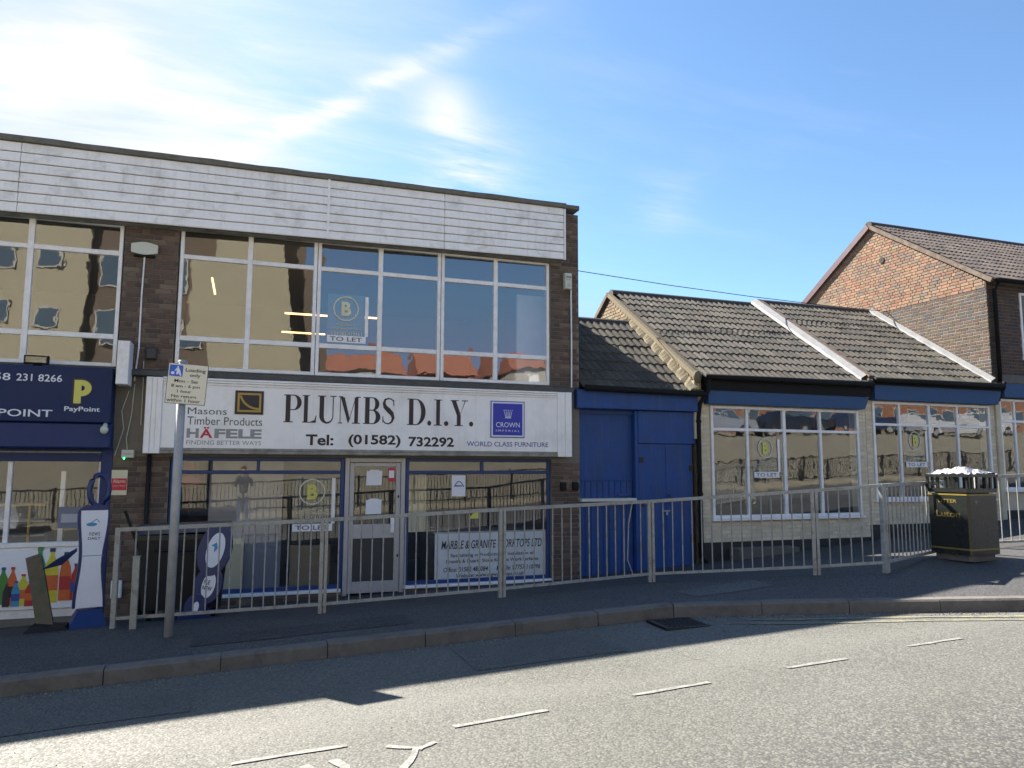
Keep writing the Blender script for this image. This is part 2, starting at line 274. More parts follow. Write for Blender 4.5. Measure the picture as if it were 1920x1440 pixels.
# ------------------------------------------------------------------ mesh helpers
class MB:
    def __init__(s, mtx=None): s.v = []; s.f = []; s.mi = []; s.m = mtx; s.cur = 0
    def add(s, vs, fs):
        o = len(s.v)
        s.v += [tuple(s.m @ Vector(p)) if s.m else tuple(p) for p in vs]
        s.f += [tuple(i+o for i in q) for q in fs]; s.mi += [s.cur]*len(fs); return s
    def box(s, x0, x1, y0, y1, z0, z1):
        if x0 > x1: x0, x1 = x1, x0
        return s.add([(x0, y0, z0), (x1, y0, z0), (x1, y1, z0), (x0, y1, z0), (x0, y0, z1), (x1, y0, z1), (x1, y1, z1), (x0, y1, z1)],
                     [(0, 3, 2, 1), (4, 5, 6, 7), (0, 1, 5, 4), (1, 2, 6, 5), (2, 3, 7, 6), (3, 0, 4, 7)])
    def bbox(s, x0, x1, y0, y1, z0, z1, b=.006):
        """box with its front edges (towards -y) bevelled"""
        return s.add([(x0+b, y0, z0+b), (x1-b, y0, z0+b), (x1-b, y0, z1-b), (x0+b, y0, z1-b), (x0, y0+b, z0), (x1, y0+b, z0), (x1, y0+b, z1), (x0, y0+b, z1), (x0, y1, z0), (x1, y1, z0), (x1, y1, z1), (x0, y1, z1)],
                     [(0, 1, 2, 3), (4, 5, 1, 0), (5, 6, 2, 1), (6, 7, 3, 2), (7, 4, 0, 3), (8, 9, 5, 4), (9, 10, 6, 5), (10, 11, 7, 6), (11, 8, 4, 7), (8, 11, 10, 9)])
    def prism_y(s, poly, y0, y1):
        """polygon in xz extruded along y, front face at y0"""
        n = len(poly)
        return s.add([(x, y0, z) for x, z in poly]+[(x, y1, z) for x, z in poly],
                     [tuple(range(n)), tuple(range(2*n-1, n-1, -1))]+[(i, i+n, (i+1) % n+n, (i+1) % n) for i in range(n)])
    def prism_x(s, poly, x0, x1):
        n = len(poly)
        return s.add([(x0, y, z) for y, z in poly]+[(x1, y, z) for y, z in poly],
                     [tuple(range(n)), tuple(range(2*n-1, n-1, -1))]+[(i, i+n, (i+1) % n+n, (i+1) % n) for i in range(n)])
    def prism_z(s, poly, z0, z1):
        n = len(poly)
        return s.add([(x, y, z0) for x, y in poly]+[(x, y, z1) for x, y in poly],
                     [tuple(range(n-1, -1, -1)), tuple(range(n, 2*n))]+[(i, (i+1) % n, (i+1) % n+n, i+n) for i in range(n)])
    def beam(s, a, b, wd, ht, up=(0, 0, 1)):
        a, b = Vector(a), Vector(b); d = (b-a).normalized(); sd = d.cross(Vector(up)).normalized()*wd/2; uu = sd.cross(d).normalized()*ht/2
        vs = [p+i*sd+j*uu for p in (a, b) for i, j in ((-1, -1), (1, -1), (1, 1), (-1, 1))]
        return s.add(vs, [(3, 2, 1, 0), (4, 5, 6, 7), (0, 1, 5, 4), (1, 2, 6, 5), (2, 3, 7, 6), (3, 0, 4, 7)])
    def tube(s, pts, r, n=8, caps=True):
        pts = [Vector(p) for p in pts]; rs = r if isinstance(r, (list, tuple)) else [r]*len(pts); vs = []
        for i, p in enumerate(pts):
            d = (pts[min(i+1, len(pts)-1)]-pts[max(i-1, 0)]).normalized()
            a = d.cross(Vector((0, 0, 1)) if abs(d.z) < .9 else Vector((1, 0, 0))).normalized(); b = d.cross(a)
            vs += [p+(a*cos(2*pi*k/n)+b*sin(2*pi*k/n))*rs[i] for k in range(n)]
        fs = [(i*n+k, i*n+(k+1) % n, (i+1)*n+(k+1) % n, (i+1)*n+k) for i in range(len(pts)-1) for k in range(n)]
        if caps: fs += [tuple(range(n-1, -1, -1)), tuple(range((len(pts)-1)*n, len(pts)*n))]
        return s.add(vs, fs)
    def ellipsoid(s, c, r, n=12, m=8):
        vs = []; fs = []
        for j in range(m+1):
            for i in range(n):
                t, q = pi*j/m, 2*pi*i/n
                vs.append((c[0]+r[0]*sin(t)*cos(q), c[1]+r[1]*sin(t)*sin(q), c[2]+r[2]*cos(t)))
        for j in range(m):
            for i in range(n): fs.append((j*n+i, (j+1)*n+i, (j+1)*n+(i+1) % n, j*n+(i+1) % n))
        return s.add(vs, fs)
    def ribbon(s, pts, ws, y):
        """flat stroke in xz of varying width, facing -y"""
        L = []; Rr = []
        for i, p in enumerate(pts):
            a = pts[max(i-1, 0)]; b = pts[min(i+1, len(pts)-1)]; dx, dz = b[0]-a[0], b[1]-a[1]; q = math.hypot(dx, dz) or 1
            nx, nz = -dz/q*ws[i]/2, dx/q*ws[i]/2
            L.append((p[0]+nx, y, p[1]+nz)); Rr.append((p[0]-nx, y, p[1]-nz))
        n = len(pts)
        return s.add(L+Rr, [(i, n+i, n+i+1, i+1) for i in range(n-1)])
    def ring(s, cx, cz, ro, ri, y, n=36, sx=1):
        return s.ribbon([(cx+sx*(ro+ri)/2*cos(2*pi*i/n), cz+(ro+ri)/2*sin(2*pi*i/n)) for i in range(n+1)], [ro-ri]*(n+1), y)
    def rect(s, x0, x1, z0, z1, y): return s.add([(x0, y, z0), (x1, y, z0), (x1, y, z1), (x0, y, z1)], [(0, 1, 2, 3)])
    def disc(s, cx, cz, rx, rz, y, n=28, rot=0):
        return s.add([(cx+rx*cos(2*pi*i/n)*cos(rot)-rz*sin(2*pi*i/n)*sin(rot), y, cz+rx*cos(2*pi*i/n)*sin(rot)+rz*sin(2*pi*i/n)*cos(rot)) for i in range(n)], [tuple(range(n))])

ORG = {}
def _mesh(name, mb, mats, org, smooth=False):
    me = bpy.data.meshes.new(name); me.from_pydata([(a-org[0], b-org[1], c-org[2]) for a, b, c in mb.v], [], mb.f)
    for m in (mats if isinstance(mats, (list, tuple)) else [mats]): me.materials.append((M.get(m) or MATS[m]) if isinstance(m, str) else m)
    if isinstance(mats, (list, tuple)) and len(mats) > 1:
        for p, i in zip(me.polygons, mb.mi): p.material_index = i
    if smooth:
        for p in me.polygons: p.use_smooth = True
    me.update(); return me
def thing(name, label, cat, loc, group=None, kind=None):
    o = bpy.data.objects.new(name, None); C.objects.link(o); o.location = loc; o.empty_display_size = .2; ORG[o] = Vector(loc)
    o['label'] = label; o['category'] = cat
    if group: o['group'] = group
    if kind: o['kind'] = kind
    return o
def part(name, mb, mats, parent, label=None, kind=None, smooth=False):
    xs = [v[0] for v in mb.v]; ys = [v[1] for v in mb.v]; zs = [v[2] for v in mb.v]
    org = Vector(((min(xs)+max(xs))/2, (min(ys)+max(ys))/2, min(zs)))
    o = bpy.data.objects.new(name, _mesh(name, mb, mats, org, smooth)); C.objects.link(o); ORG[o] = org
    if parent is not None: o.parent = parent; o.location = org-ORG[parent]
    else: o.location = org
    if label: o['label'] = label
    if kind: o['kind'] = kind
    return o
def single(name, mb, mats, label, cat, group=None, smooth=False, kind=None):
    o = part(name, mb, mats, None, label, kind, smooth); o['category'] = cat
    if group: o['group'] = group
    return o
def structure(name, mb, mats, smooth=False): return part(name, mb, mats, None, None, 'structure', smooth)

_dg = None
def text(s, box, y, m, parent, name='lettering', bold=0., mtx=None, shear=0., space=1.0):
    """built-in font lettering fitted into box (x0,x1,z0,z1) on plane y, or into mtx space"""
    cu = bpy.data.curves.new('t', 'FONT'); cu.body = s; cu.size = 1; cu.offset = bold; cu.resolution_u = 3; cu.shear = shear; cu.space_character = space
    o = bpy.data.objects.new('t', cu); C.objects.link(o)
    dg = bpy.context.evaluated_depsgraph_get(); me = bpy.data.meshes.new_from_object(o.evaluated_get(dg))
    bpy.data.objects.remove(o); bpy.data.curves.remove(cu)
    vs = [v.co.copy() for v in me.vertices]; fs = [tuple(p.vertices) for p in me.polygons]; bpy.data.meshes.remove(me)
    x0, x1 = min(v.x for v in vs), max(v.x for v in vs); z0, z1 = min(v.y for v in vs), max(v.y for v in vs)
    a, b, c, d = box; mb = MB(mtx)
    mb.add([(a+(v.x-x0)/(x1-x0)*(b-a), y, c+(v.y-z0)/(z1-z0)*(d-c)) for v in vs], fs)
    return part(name, mb, m, parent)

def lerp(x, T):
    if x <= T[0][0]: return T[0][1]
    for (a, p), (b, q) in zip(T, T[1:]):
        if x <= b: return p+(q-p)*(x-a)/(b-a)
    return T[-1][1]
def frange(a, b, s):
    n = max(1, round((b-a)/s)); return [a+(b-a)*i/n for i in range(n+1)]

# ------------------------------------------------------------------ bricks and tiles
def unit_brick(name, m):
    b = MB(); e, h = .03, .09
    b.add([(e, -.008, h), (1-e, -.008, h), (1-e, -.008, 1-h), (e, -.008, 1-h), (0, -.004, 0), (1, -.004, 0), (1, -.004, 1), (0, -.004, 1), (0, .03, 0), (1, .03, 0), (1, .03, 1), (0, .03, 1)],
          [(0, 1, 2, 3), (4, 5, 1, 0), (5, 6, 2, 1), (6, 7, 3, 2), (7, 4, 0, 3), (8, 9, 5, 4), (9, 10, 6, 5), (10, 11, 7, 6), (11, 8, 4, 7)])
    return _mesh(name, b, m, (0, 0, 0))
BR = {k: unit_brick('brick', k) for k in ('brick_brown', 'brick_tan', 'brick_yellow', 'brick_sooty', 'cream')}
def brick_field(out, axis, at, span, z0, z1, m, flem=False, seed=0):
    """bricks on a wall: span(z) gives (u0, u1); axis 'y' faces -y at y=at, axis 'x' faces -x at x=at"""
    rg = random.Random(seed); zc = z0; row = 0
    while zc+.06 <= z1+.001:
        a, b = span(zc+.032)
        if b-a > .06:
            u = a-([0, .11][row % 2] if not flem else [0, .17][row % 2]); k = 0
            while u < b:
                L = .215 if not (flem and k % 2) else .1025
                if flem and rg.random() < .15: L = .215
                s, e = max(u, a), min(u+L, b)
                if e-s > .035: out.append((axis, at, s, zc+rg.uniform(-.0015, .0015), e-s, m, rg.uniform(0, .003 if m != 'cream' else .0008)))
                u += L+.010; k += 1
        zc += .075; row += 1
def lay_bricks(items, parent, limit=300):
    def d(i):
        p = Vector((i[2], i[1], i[3])) if i[0] == 'y' else Vector((i[1], i[2], i[3])); return (p-Vector((0, 0, EYE))).length*(1 if i[0] == 'y' else 1.35)
    items.sort(key=d); po = ORG[parent]
    for ax, at, u, z, L, m, j in items[:limit]:
        o = bpy.data.objects.new('brick', BR[m]); C.objects.link(o); o.parent = parent
        if ax == 'y': o.location = Vector((u, at-j, z))-po
        else: o.location = Vector((at-j, u+L, z))-po; o.rotation_euler = (0, 0, -pi/2)
        o.scale = (L, 1, .065)
    rest = {}
    for it in items[limit:]: rest.setdefault((it[5], it[0]), []).append(it)
    for (m, ax), L_ in rest.items():
        mb = MB()
        for _, at, u, z, L, _, j in L_:
            vs = [tuple(v.co) for v in BR[m].vertices]; fs = [tuple(p.vertices) for p in BR[m].polygons]
            if ax == 'y': vs = [(u+x*L, at-j+y, z+q*.065) for x, y, q in vs]
            else: vs = [(at-j+y, u+L-x*L, z+q*.065) for x, y, q in vs]
            mb.add(vs, fs)
        part('brickwork', mb, m, parent, kind='stuff')

def tile_mesh(name, m, W=.3, L=.385, amp=.0125):
    b = MB(); n = 14
    xs = [W*1.02*i/n for i in range(n+1)]
    h = [amp*(1-cos(2*pi*x/(W/2)))*(.85 if (x/(W/2)) % 1 < .5 else 1) for x in xs]; k = n+1
    b.add([(x, v, q+lift+.004) for v, lift in ((0, .0), (L, .020)) for x, q in zip(xs, h)], [(i, i+1, i+k+1, i+k) for i in range(n)])
    # the nib end: straight underside, so the rolls show as open scallops
    b.add([(x, L, q+.024) for x, q in zip(xs, h)]+[(x, L-.002, q*.75+.003) for x, q in zip(xs, h)]+[(x, L-.05, q*.75+.001) for x, q in zip(xs, h)], [(j*k+i, j*k+i+1, j*k+i+k+1, j*k+i+k) for j in range(2) for i in range(n)])
    me = _mesh(name, b, m, (0, 0, 0))
    for p in me.polygons: p.use_smooth = p.index < n
    return me
TL = {'tile': tile_mesh('tile', 'tile'), 'tile_old': tile_mesh('tile', 'tile_old'), 'tile_dark': tile_mesh('tile', 'tile_dark')}
def tiled_slope(parent, x0, x1, eave, ridge, rows, m='tile', limit=300, seed=1, W=.3, skew=0):
    """eave / ridge = (y, z); tiles laid from x0 to x1 on the slope that faces -y"""
    rg = random.Random(seed); po = ORG[parent]; e = Vector((0, *eave)); r = Vector((0, *ridge)); d = (e-r); Ls = d.length; d.normalize()
    nrm = Vector((0, -d.z, d.y)); nrm = nrm if nrm.z > 0 else -nrm
    ux = Vector((1, 0, 0)); g = Ls/rows; n = max(1, round((x1-x0)/W)); ww = (x1-x0)/n
    rot = Matrix((-ux, d, nrm)).transposed().to_euler()
    cells = [(i, j) for j in range(rows) for i in range(n)]
    cells.sort(key=lambda c: -c[1]*3-abs(c[0]-n/2)*.2)
    rest = MB()
    for k, (i, j) in enumerate(cells):
        p = Vector((x0+(i+1)*ww, 0, 0))+r+d*(j*g)+nrm*(.012+rg.uniform(-.003, .004)); tw = rg.uniform(-.018, .018)+(rg.uniform(-.05, .05) if rg.random() < .04 else 0)
        if k < limit:
            o = bpy.data.objects.new('tile', TL[m]); C.objects.link(o); o.parent = parent; o.location = p-po
            o.rotation_euler = rot; o.rotation_euler.rotate_axis('Z', tw*.6); o.scale = (ww/.3, g/.345, 1)
        else:
            vs = [tuple(p-ux*(v.co.x*ww/.3)+d*(v.co.y*g/.345)+nrm*v.co.z) for v in TL[m].vertices]
            rest.add(vs, [tuple(q.vertices) for q in TL[m].polygons])
    if rest.v: part('tiling', rest, m, parent, kind='stuff')
def ridge_tiles(parent, x0, x1, y, z, m='ridge', r=.125):
    n = max(1, round((x1-x0)/.45)); L = (x1-x0)/n
    for i in range(n):
        b = MB(); k = 8; a = x0+i*L; vs = []
        for x in (a+.004, a+L-.004):
            for t in range(k+1):
                q = pi*(-.08+1.16*t/k); vs.append((x, y-r*cos(q), z-.05+r*sin(q)*.9))
        b.add(vs, [(t, t+1, t+k+2, t+k+1) for t in range(k)]+[tuple(range(k, -1, -1)), tuple(range(k+1, 2*k+2))])
        part('ridge_tile', b, m, parent, smooth=False)

# ------------------------------------------------------------------ ground
def zr(x): return lerp(x, [(-60, -1.9), (-6, -.36), (8, .20), (30, 1.1), (80, 2.4)])
def yk(x): return lerp(x, [(-60, 7.3), (4.1, 7.26), (4.5, 7.22), (4.9, 7.08), (5.33, 6.86), (6.3, 6.45), (7.6, 5.80), (10, 4.7), (14, 3.9), (80, -2)])
def yo(x): return lerp(x, [(-60, -2.3), (5, -2.3), (80, -8)])
ZF = [(-60, -1.6), (-8, -.33), (-1.24, -.056), (.87, .022), (2.93, .121), (5.03, .186), (6.7, .346), (7.4, .418), (10, .53), (16, .95), (30, 1.7), (80, 3.2)]
YM = [(-8, 9.4), (-1.24, 9.15), (2.93, 8.66), (5.03, 8.75), (6.7, 7.7), (10, 7.8), (16, 8.2)]
ZB = [(-60, -2), (-8, -.75), (-1.8, -.50), (2, -.37), (5.57, -.27), (8, -.12), (12, .18), (16, .55), (30, 1.5), (80, 3)]
def gz(x, y):
    if y < yk(x): return zr(x)
    a, m_ = yk(x), lerp(x, YM)
    if y < m_: return zr(x)+.13+(lerp(x, ZF)-zr(x)-.13)*(y-a)/(m_-a)
    if y < 12.3: return lerp(x, ZF)+(lerp(x, ZB)-lerp(x, ZF))*(y-m_)/(12.3-m_)
    return lerp(x, ZB)
def sheet(name, m, xs, yf):
    mb = MB(); rows = [yf(x) for x in xs]; n = len(rows[0])
    mb.add([(x, y, z) for x, r in zip(xs, rows) for y, z in r], [(i*n+j, (i+1)*n+j, (i+1)*n+j+1, i*n+j+1) for i in range(len(xs)-1) for j in range(n-1)])
    return structure(name, mb, m, smooth=True)
gb = MB(); gb.add([(-400, -400, -2.6), (400, -400, -2.6), (400, 400, -2.6), (-400, 400, -2.6)], [(0, 1, 2, 3)])
structure('ground', gb, 'ground')
XS = frange(-40, -8, 4)+frange(-7.5, 14, .25)+frange(16, 70, 3)
sheet('road', 'road', XS, lambda x: [(yo(x)+(yk(x)-yo(x))*t, zr(x)+.03*sin(pi*t)) for t in (0, .1, .25, .4, .55, .7, .85, 1)])
def pave_row(x):
    a, m_ = yk(x)+.07, lerp(x, YM); r = [(a+(m_-a)*t, gz(x, a+(m_-a)*t)) for t in (0, .25, .5, .75, 1)]
    return [(a, zr(x)+.122)]+r[1:]
sheet('pavement', 'pave', XS, pave_row)
sheet('forecourt', 'yard', XS, lambda x: [(y, gz(x, y)) for y in [lerp(x, YM)+(12.6-lerp(x, YM))*k/8 for k in range(9)]])
def opp(x):   # opposite side: kerb, footway, sloping paved ground, terrace, hillside
    a, z = yo(x), zr(x)
    return [(a, z), (a, z+.12), (a-1.6, z+.18), (a-2.2, z+.25), (a-8, z+2.5), (a-15, z+2.9), (a-24, z+4.0), (a-45, z+8.2), (a-80, z+11), (a-200, z+14)]
sheet('opposite_bank', 'paving_tan', frange(-50, 110, 4), opp)

# kerb stones
kerb = thing('kerb', 'row of weathered concrete kerb stones along the pavement edge', 'kerb', (1, 7.3, 0)); kerb['kind'] = 'structure'
x = -5.6; random.seed(3)
while x < 11.5:
    L = .914; x2 = x+L*cos(math.atan2(abs(yk(x+.5)-yk(x)), .5))
    if x < 4.4 < x2: x2 = 4.42
    a = Vector((x, yk(x), zr(x))); b = Vector((x2-.008, yk(x2), zr(x2))); d = (b-a).normalized(); n = Vector((-d.y, d.x, 0))
    h = .13+random.uniform(-.004, .004); k = MB(); pr = [(0, -.1), (.012, h-.02), (.03, h), (.15, h+.003), (.15, -.1)]; vs = []
    for p in (a, b): vs += [p+n*u+Vector((0, 0, v)) for u, v in pr]
    k.add(vs, [(4, 3, 2, 1, 0), (5, 6, 7, 8, 9)]+[(i, (i+1) % 5, (i+1) % 5+5, i+5) for i in range(5)])
    part('kerb_stone', k, 'kerb', kerb); x = x2

# road markings (thin worn paint 4 mm above the carriageway)
def zroad(x, y): return zr(x)+.03*sin(pi*(y-yo(x))/(yk(x)-yo(x)))
def marking(pts, wd, m='paint', label='', seg=.12, seed=0):
    rg = random.Random(seed); P = []
    for (a, b) in zip(pts, pts[1:]):
        n = max(2, int(math.hypot(b[0]-a[0], b[1]-a[1])/seg)); P += [(a[0]+(b[0]-a[0])*i/n, a[1]+(b[1]-a[1])*i/n) for i in range(n)]
    P.append(pts[-1]); n = len(P); L = []; Q = []
    for i, p in enumerate(P):
        a = P[max(0, i-1)]; b = P[min(n-1, i+1)]; dx, dy = b[0]-a[0], b[1]-a[1]; q = math.hypot(dx, dy); wv = wd*rg.uniform(.72, 1.08)/2
        nx, ny = -dy/q*wv, dx/q*wv; j = rg.uniform(-.006, .006)
        for S, s in ((L, 1), (Q, -1)):
            X_, Y_ = p[0]+s*nx, p[1]+s*ny+j; S.append((X_, Y_, zroad(X_, Y_)+.006))
    mb = MB(); mb.add(L+Q, [(n+i, n+i+1, i+1, i) for i in range(n-1)])
    return structure('road_marking', mb, m)
for i, (a, b) in enumerate([((1.366, 4.981), (2.05, 5.018)), ((2.728, 5.045), (3.393, 5.071)), ((4.149, 5.119), (4.756, 5.125)), ((5.505, 5.201), (6.139, 5.208)), ((.0, 4.955), (.675, 4.955)), ((-1.35, 4.93), (-.7, 4.94)), ((6.9, 5.0), (7.4, 4.9))]):
    marking([a, b], .052, seed=i)
marking([(.90, 4.83), (.98, 4.77), (1.06, 4.72), (1.02, 4.6), (.93, 4.45), (.90, 4.3)], .05, seed=11)
marking([(1.19, 4.77), (1.11, 4.72), (1.07, 4.69)], .045, seed=12)
marking([(.40, 4.73), (.44, 4.62), (.43, 4.4)], .07, seed=13); marking([(.56, 4.75), (.62, 4.62), (.60, 4.4)], .07, seed=14)
marking([(5.0, 6.78), (5.5, 6.50), (6.4, 6.12), (7.5, 5.56), (9, 4.8)], .07, 'paint_y', seed=21)
marking([(4.7, 6.72), (5.4, 6.32), (6.4, 5.92), (7.5, 5.38), (9, 4.6)], .06, 'paint_y', seed=22)

def patch(name, pts, m, lift=.004):
    mb = MB(); n = len(pts); mb.add([(x, y, (zroad(x, y) if y < yk(x) else gz(x, y))+lift) for x, y in pts], [tuple(range(n))]); return structure(name, mb, m)
def strip_patch(name, x0, x1, y0, y1, m, j=.03, seed=0):
    rg = random.Random(seed); xs = frange(x0, x1, .25); a = [y0+rg.uniform(-j, j)*.4 for _ in xs]; b_ = [y1+rg.uniform(-j, j)*.4 for _ in xs]; n = len(xs); ny = 5; mb = MB()
    vs = []
    for x, p, q in zip(xs, a, b_):
        for k in range(ny): y = p+(q-p)*k/(ny-1); vs.append((x, y, (zroad(x, y) if y < yk(x) else gz(x, y))+.0045))
    mb.add(vs, [(i*ny+k, (i+1)*ny+k, (i+1)*ny+k+1, i*ny+k+1) for i in range(n-1) for k in range(ny-1)]); return structure(name, mb, m)
strip_patch('pavement_patch', -.4, 1.7, 7.75, 8.25, 'patch_dark', seed=2)
strip_patch('pavement_patch', 4.9, 6.0, 7.55, 8.0, 'patch_pale', seed=3)
strip_patch('road_patch', -2.6, -.3, 6.15, 6.75, 'patch_road', seed=4)
strip_patch('road_patch', 1.9, 3.3, 6.2, 7.0, 'patch_road', seed=5)
grit = MB(); rg = random.Random(12)
for i in range(1500):
    x = rg.uniform(-3, 9); e = abs(rg.gauss(0, .09)); y = yk(x)-.012-e; s_ = rg.uniform(.003, .010) if x < 4.6 else rg.uniform(.004, .013)
    if rg.random() < .3: y = rg.uniform(3, yk(x)); s_ *= .6
    z = zroad(x, y); grit.add([(x-s_, y, z), (x+s_*.3, y-s_, z), (x+s_, y+s_*.5, z), (x, y, z+s_*1.1)], [(0, 1, 3), (1, 2, 3), (2, 0, 3)])
o = part('gutter_grit', grit, 'grit', None, 'small grit and debris gathered in the gutter along the kerb', 'stuff'); o['category'] = 'grit'
lf = MB()
for i in range(170):
    x = rg.uniform(-3, 15); y = 12.1-abs(rg.gauss(0, .12)); s_ = rg.uniform(.012, .035); z = gz(x, y)+.004; a = rg.uniform(0, 6.3)
    lf.add([(x-s_*cos(a), y-s_*sin(a), z), (x+s_*.4*sin(a), y-s_*.4*cos(a), z+.006), (x+s_*cos(a), y+s_*sin(a), z+.004), (x-s_*.4*sin(a), y+s_*.4*cos(a), z+.01)], [(0, 1, 2, 3)])
o = part('dead_leaves', lf, 'leafbrown', None, 'dead leaves and scraps blown against the foot of the shop walls', 'stuff'); o['category'] = 'leaves'

# gully grate
g = thing('drain_grate', 'black cast iron drain grate in the gutter where the kerb bends', 'drain', (4.25, 6.95, zroad(4.3, 7)))
a0 = Matrix.Translation((4.28, 6.93, zroad(4.28, 6.93)+.006)) @ Matrix.Rotation(-.05, 4, 'Z')
b = MB(a0); b.box(-.25, .25, -.21, .21, -.03, .002); part('gully', b, 'black', g)
b = MB(a0)
for s in (-1, 1): b.box(-.25, .25, s*.21-.015, s*.21+.015, -.01, .012); b.box(s*.235-.015, s*.235+.015, -.195, .195, -.01, .012)
part('grate_frame', b, 'iron', g)
for i in range(9):
    b = MB(a0); b.box(-.215+i*.05, -.195+i*.05, -.195, .195, -.01, .010); part('grate_bar', b, 'iron', g)

# ------------------------------------------------------------------ windows
def window(parent, x0, x1, z0, z1, y, mull, trans, m='white', fw=.055, glass='glass', name='window', label=None, sill=None, skip=()):
    """frame ring + mullions + transoms + a pane in each light; mull/trans hold (position, width)"""
    fr = MB(); d = .07
    fr.bbox(x0, x0+fw, y, y+d, z0, z1); fr.bbox(x1-fw, x1, y, y+d, z0, z1)
    fr.bbox(x0+fw, x1-fw, y, y+d, z1-fw, z1); fr.bbox(x0+fw, x1-fw, y, y+d, z0, z0+fw)
    W = part(name, fr, m, parent, label)
    for c, wd in mull:
        b = MB(); b.bbox(c-wd/2, c+wd/2, y+.003, y+d-.002, z0+fw, z1-fw); part('mullion', b, m, W)
    xs = [x0+fw]+[q for c, wd in mull for q in (c-wd/2, c+wd/2)]+[x1-fw]
    zs = [z0+fw]+[q for c, wd in trans for q in (c-wd/2, c+wd/2)]+[z1-fw]
    for c, wd in trans:
        for i in range(0, len(xs), 2):
            b = MB(); b.bbox(xs[i], xs[i+1], y+.006, y+d-.004, c-wd/2, c+wd/2); part('transom', b, m, W)
    for i in range(0, len(xs), 2):
        for j in range(0, len(zs), 2):
            if (i//2, j//2) in skip: continue
            b = MB(); t = random.uniform(-.006, .006); b.add([(xs[i], y+.035+t, zs[j]), (xs[i+1], y+.035-t, zs[j]), (xs[i+1], y+.035-t, zs[j+1]), (xs[i], y+.035+t, zs[j+1])], [(0, 1, 2, 3)])
            part('pane', b, glass, W)
    if sill:
        b = MB(); b.bbox(x0-.03, x1+.03, y-sill, y+.03, z0-.05, z0-.001); part('window_sill', b, m, W)
    return W

# ------------------------------------------------------------------ the shop building
FY = 12.2
shop = thing('shop_building', 'two-storey flat-roofed shop building with white boarded parapet and long upstairs windows', 'building', (0, 13, -.4))
mb = MB()
mb.box(-9, 5.6, FY, FY+.25, 1.80, 3.02)                                  # band behind the signs
mb.box(-9, 5.6, FY, FY+.25, 5.30, 6.26)
for a, b_ in ((-1.80, -1.06), (5.05, 5.6)): mb.box(a, b_, FY, FY+.25, 3.02, 5.30)
mb.box(-1.80, -1.03, FY, FY+.25, -.9, 1.80); mb.box(5.06, 5.6, FY, FY+.25, -.7, 1.80)
mb.box(-1.03, 1.53, FY+.02, FY+.25, -.8, -.29); mb.box(2.50, 5.06, FY+.02, FY+.25, -.7, -.29); mb.box(-9, -1.8, FY+.01, FY+.25, -1.1, -.42)
part('wall', mb, 'mortar', shop)
mb = MB(); mb.box(5.35, 5.6, FY+.25, 22, -.7, 6.30); part('side_wall', mb, 'brick_brown', shop)
mb = MB(); mb.box(-9, 5.6, 22, 22.25, -1, 6.2); mb.box(-9.25, -9, FY, 22.25, -1, 6.2); mb.box(-9, 5.35, FY+.25, 22, 5.95, 6.1); part('rear_wall', mb, 'brick_brown', shop)
# inside: floors, ceilings, partitions
mb = MB(); mb.box(-9, 5.35, FY+.25, 22, 2.62, 2.9); mb.box(-9, 5.35, FY+.25, 22, 5.42, 5.5); part('ceiling', mb, 'interior_mid', shop)
mb = MB(); mb.box(-9, 5.35, FY+.25, 22, -.60, -.40); part('shop_floor', mb, 'int_floor', shop)
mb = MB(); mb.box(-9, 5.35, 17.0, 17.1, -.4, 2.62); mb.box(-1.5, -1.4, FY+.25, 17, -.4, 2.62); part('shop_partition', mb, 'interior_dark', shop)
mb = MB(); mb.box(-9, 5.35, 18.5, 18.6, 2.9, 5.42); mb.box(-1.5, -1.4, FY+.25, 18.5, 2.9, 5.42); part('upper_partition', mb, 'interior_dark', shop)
mb = MB(); mb.box(4.62, 5.34, 12.75, 12.82, 2.9, 4.82); part('pale_partition', mb, 'curtain', shop, 'pale blue-grey partition behind the last upstairs pane')
for x0, x1, y0, z in ((.78, 1.35, 13.6, 4.34), (.80, 1.38, 15.2, 4.28), (1.8, 2.2, 13.6, 4.36)):
    mb = MB(); mb.box(x0-.2, x1+.05, y0, y0+.06, z, z+.020); part('strip_light', mb, 'lamp', shop)
mb = MB(); mb.beam((-.62, 13.2, 4.78), (-.56, 13.2, 4.50), .03, .03); part('strip_light', mb, 'lamp', shop)
bricks = []
brick_field(bricks, 'y', FY, lambda z: (-1.795, -1.065), 3.03, 5.28, 'brick_brown', True, 1)
brick_field(bricks, 'y', FY, lambda z: (5.06, 5.595), 3.03, 5.28, 'brick_brown', True, 2)
brick_field(bricks, 'y', FY, lambda z: (5.265, 5.595), 5.28, 6.24, 'brick_brown', True, 3)
brick_field(bricks, 'y', FY, lambda z: (-1.795, -1.04), -.52, 1.80, 'brick_brown', True, 4)
brick_field(bricks, 'y', FY, lambda z: (5.065, 5.595), -.35, 1.80, 'brick_brown', True, 5)
brick_field(bricks, 'y', FY+.02, lambda z: (-1.03, 1.53), -.62, -.30, 'brick_brown', False, 6)
brick_field(bricks, 'y', FY+.02, lambda z: (2.5, 5.055), -.52, -.30, 'brick_brown', False, 7)
brick_field(bricks, 'x', 5.345+.255, lambda z: (12.5, 13.4), 3.2, 6.24, 'brick_brown', False, 8)
bricks = [q for q in bricks if q[0] == 'y']
lay_bricks(bricks, shop)
